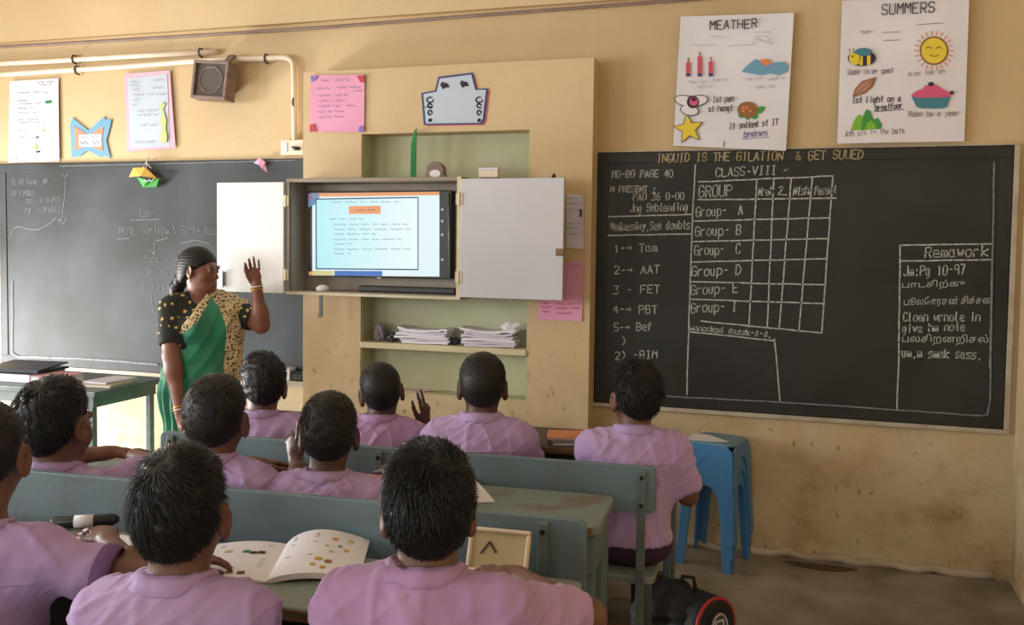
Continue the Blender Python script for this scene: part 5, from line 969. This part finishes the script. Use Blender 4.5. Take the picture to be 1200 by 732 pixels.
# ================================================================== the teacher
def teacher():
    s = 1.06; Rt = Rz(math.radians(-122)); Rh = Rz(math.radians(-84)) @ Ry(math.radians(-3)); T = A3(at(234, 288, -.56)); H = T-np.array([0, 0, .122*s])
    N = A3(at(238, 347, -.56)); base = np.array([N[0]-.01, N[1], 0.]); L = lambda x, y, z: np.array([base[0], base[1], 0])+Rt @ np.array([x, y, 0])+np.array([0, 0, z])
    def torso(B, g):
        B.ell(L(0, -.01, .80), np.array([.170, .145, .15])+g, Rt, .06); B.ell(L(0, .0, .96), np.array([.165, .135, .16])+g, Rt, .06); B.ell(L(0, 0, 1.09), np.array([.160, .115, .13])+g, Rt, .05)
        for q in (-1, 1): B.ell(L(q*.07, .085, 1.06), np.array([.066, .062, .062])+g*.8, Rt, .04)
        B.cap(L(-.13, -.01, N[2]-.055), L(.13, -.01, N[2]-.055), .052+g, None, .05)
        for q in (-1, 1): B.cap(L(q*.02, -.012, N[2]-.01), L(q*.13, -.012, N[2]-.045), .040+g*.7, .044+g*.7, .04)
    shR, shL = L(.165, -.005, N[2]-.065), L(-.165, -.005, N[2]-.065)
    ER = A3(at(201, 418, shR[1]-.06)); WR = A3(at(211, 482, shR[1]-.10)); EL = A3(at(306, 381, shL[1]-.03)); WL = A3(at(300.5, 333, shL[1]-.06))
    B = SDF(.004); torso(B, -.006); B.cap(L(0, .0, N[2]-.03), H+Rh @ (np.array([0, -.02, -.035])*s), .054, .050, .035); head_prims(B, H, Rh, s*.98); B.ell(H+Rh @ np.array([0, .03, -.085]), np.array([.045, .05, .025]), Rh, .03)
    for sh, E, W in ((shR, ER, WR), (shL, EL, WL)): B.cap(sh, E, .052, .042, .03); B.cap(E, W, .042, .026, .02); B.ell(E+(W-E)*.25, np.array([.042, .042, .055]), None, .03)
    tow = np.array([.6, -.8, 0]); rgt = np.array([.8, .6, 0.])
    hand_prims(B, WL, unit(np.array([0, 0, 1.])-rgt*.22), tow*.7-rgt*.5, -rgt, .98, curls=(.52, .40, .14, .12), spread=.09, thumb=(.85, .30, .55))
    hand_prims(B, WR, np.array([.02, -.02, -1.]), rgt, tow+rgt*.3, .98, curl=.22)
    for q in (-1, 1): B.cap(L(q*.09, 0, .72), L(q*.09, .01, .10), .085, .045, .04); B.cap(L(q*.09, -.02, .045), L(q*.09, .13, .035), .036, .030, .02)
    B.cut((0, 0, .003), (0, 0, -1)); V, F = B.surf(); V = np_smooth(V, F, 1, .4)
    o = np_mesh('person', V, F, ['skinT'], None, (base[0], base[1], 0)); tag(o, 'standing person in green saree and black flowered blouse, one hand raised before the board', 'person')
    eyes(o, H, Rh, s*.98)
    m = MB(); c = Vector(H)
    for q in (-1, 1):
        p0 = Rh @ np.array([q*.046, .081, .021])*s; p1 = Rh @ np.array([q*.030, .0895, .026])*s; p2 = Rh @ np.array([q*.016, .0905, .022])*s; m = MB(); m.tube([c+Vector(p0), c+Vector(p1), c+Vector(p2)], [.001, .0018, .0012], n=6); obj('eyebrow', m, 'hair', o, smooth=True)
    # blouse
    B = SDF(.005)
    for sh, E in ((shR, ER), (shL, EL)):
        u = unit(E-sh); c = sh+u*np.linalg.norm(E-sh)*.62; B.cap(sh, c, .062, .064, .02); B.cap(c+u*.098, c+u*.2, .085, .085, .004, '-')
    torso(B, .006); B.cut((0, 0, .93), (0, 0, -1)); B.ell(L(0, .06, N[2]+.015), np.array([.075, .09, .075]), Rt, .01, '-'); V, F = B.surf(); V = np_smooth(V, F, 2); np_mesh('blouse', V, F, ['blouse'], o)
    # saree
    B = SDF(.0045); torso(B, .018); B.cap(L(0, -.01, .74), L(0, 0, .03), .165, .22, .08); B.ell(L(0, -.02, .70), np.array([.20, .175, .2]), Rt, .06)
    B.cap(L(-.05, -.005, N[2]-.03), shL+(EL-shL)*.22, .066, .078, .04); B.ell(L(-.125, .05, .98), np.array([.075, .095, .20]), Rt, .05)
    nl = unit(np.array([.15, 0, .14])); pw = L(.015, 0, N[2]+.005); nw = Rt @ np.array([nl[0], 0, 0])+np.array([0, 0, nl[2]]); B.cut(pw, nw, .01); B.cut((0, 0, .012), (0, 0, -1))
    B.cut(L(-.176, 0, 0), Rt @ np.array([-1., 0, 0])+np.array([0, 0, .0]), .01) if False else None
    V, F = B.surf(); V = np_smooth(V, F, 2); Nn = np_normals(V, F); Q = (V-base) @ Rt
    dg = Q[:, 0]*.75+Q[:, 2]*.62; up_ = np.clip((Q[:, 2]-.72)/.1, 0, 1); fold = up_*(-.006*np.abs(np.sin(dg*52+1.2*np.sin(Q[:, 2]*9)))+.004*wob(Q, 20, 5))+(1-up_)*(.011*np.sin(np.arctan2(Q[:, 1], Q[:, 0])*22+1.5*np.sin(Q[:, 2]*5))+.004*wob(Q, 14, 6))
    V = V+Nn*fold[:, None]; V[:, 2] = np.maximum(V[:, 2], .006); C_ = V[F].mean(1); q = (C_-base) @ Rt; dcut = (C_-pw) @ nw
    bord = ((dcut > -.032) & (q[:, 2] > .9) & (q[:, 1] > -.03)) | ((q[:, 0] < -.035-.035*np.sin((q[:, 2]-.75)*7)) & (q[:, 2] > .70) & (q[:, 1] > -.06)) | (q[:, 2] < .09)
    np_mesh('saree', V, F, ['saree', 'pallu'], o, mi=bord.astype(int))
    # hair with low ponytail
    B = SDF(.004); l = lambda x, y, z: H+Rh @ (np.array([x, y, z])*s)
    B.ell(l(0, -.016, .030), np.array([.083, .099, .090])*s, Rh, .03); B.ell(l(0, -.04, -.02), np.array([.072, .068, .065])*s, Rh, .03); a, b = np.array([0, -.10, -.085]), np.array([0, .094, .058]); dd = b-a; B.cut(l(*a), Rh @ np.array([0, dd[2], -dd[1]]), .015)
    for q in (-1, 1): B.ell(l(q*.09, .0, -.014), np.array([.026, .024, .032])*s, Rh, .012, '-')
    B.cap(l(0, -.10, -.045), l(-.005, -.125, -.085), .032, .034, .02); B.cap(l(-.005, -.125, -.085), l(.0, -.135, -.20), .034, .020, .02); B.cap(l(0, -.135, -.2), l(.01, -.13, -.29), .02, .006, .01); B.ell(l(0, -.102, -.05), np.array([.040, .028, .040])*s, Rh, .01)
    V, F = B.surf(); V = np_smooth(V, F, 1); Q = (V-H) @ Rh; Nn = np_normals(V, F); V = V+Nn*(.0009*np.sin(np.arctan2(Q[:, 2]-.02, np.abs(Q[:, 0])+.03)*46+Q[:, 1]*25))[:, None]; np_mesh('hair', V, F, ['hair'], o)
    for q in (-1, 1):
        m = MB(); p = Vector(l(q*.083, .0, -.045)); m.lathe(p, [(.001, -.012), (.006, -.009), (.007, -.004), (.004, .001), (.0015, .008)], n=10); obj('earring', m, 'gold', o, smooth=True)
    for W, E in ((WL, EL), (WR, ER)):
        u = unit(W-E); x = unit(np.cross(u, [0, 1., .3])); z = np.cross(u, x)
        for k in (.004, -.010):
            m = MB(); c = W-u*.012+u*k; m.tube([c+(x*math.cos(t)+z*math.sin(t))*.031 for t in [2*math.pi*j/28 for j in range(29)]], .0036, n=6, cap=False); obj('bangle', m, 'gold' if k < 0 else 'pvc', o, smooth=True)
    for q in (-1, 1):
        B = SDF(.006); B.cap(L(q*.09, -.04, .02), L(q*.09, .14, .018), .040, .036, .01); B.cut((0, 0, .001), (0, 0, -1)); B.cut((0, 0, .028), (0, 0, 1)); V, F = B.surf(); np_mesh('sandal', V, F, ['brownbox'], o)
M['gold'] = mat('gold', srgb(214, 170, 84), None, rough=.3, metal=.9)
M['saree'] = mat('green_silk', srgb(36, 140, 104), srgb(26, 112, 84), 7, .5, .15, 300, sheen=.2, stretch=(1, 1, .4))
def motif(name, base, fg, scale, thr, warp=.0):
    m = mat(name, base, None, rough=.8); t = m.node_tree; N_ = t.nodes; tc = N_.new('ShaderNodeTexCoord'); v = N_.new('ShaderNodeTexVoronoi'); v.inputs['Scale'].default_value = scale; v.inputs['Randomness'].default_value = .55
    src = tc.outputs['Object']
    if warp:
        n = N_.new('ShaderNodeTexNoise'); n.inputs['Scale'].default_value = scale*1.7; t.links.new(src, n.inputs['Vector']); mx_ = N_.new('ShaderNodeVectorMath'); mx_.operation = 'MULTIPLY_ADD'; mx_.inputs[1].default_value = (warp,)*3; t.links.new(n.outputs['Color'], mx_.inputs[0]); t.links.new(src, mx_.inputs[2]); src = mx_.outputs[0]
    t.links.new(src, v.inputs['Vector']); r = N_.new('ShaderNodeValToRGB'); r.color_ramp.elements[0].position = thr; r.color_ramp.elements[0].color = fg; r.color_ramp.elements[1].position = thr+.05; r.color_ramp.elements[1].color = base
    t.links.new(v.outputs['Distance'], r.inputs[0]); t.links.new(r.outputs[0], N_['Principled BSDF'].inputs['Base Color']); return m
M['blouse'] = motif('black_blouse_gold_flowers', srgb(30, 32, 30), srgb(206, 172, 96), 27, .22, .02)
M['pallu'] = motif('beige_black_print', srgb(206, 184, 140), srgb(44, 40, 34), 62, .36, .012)
teacher()
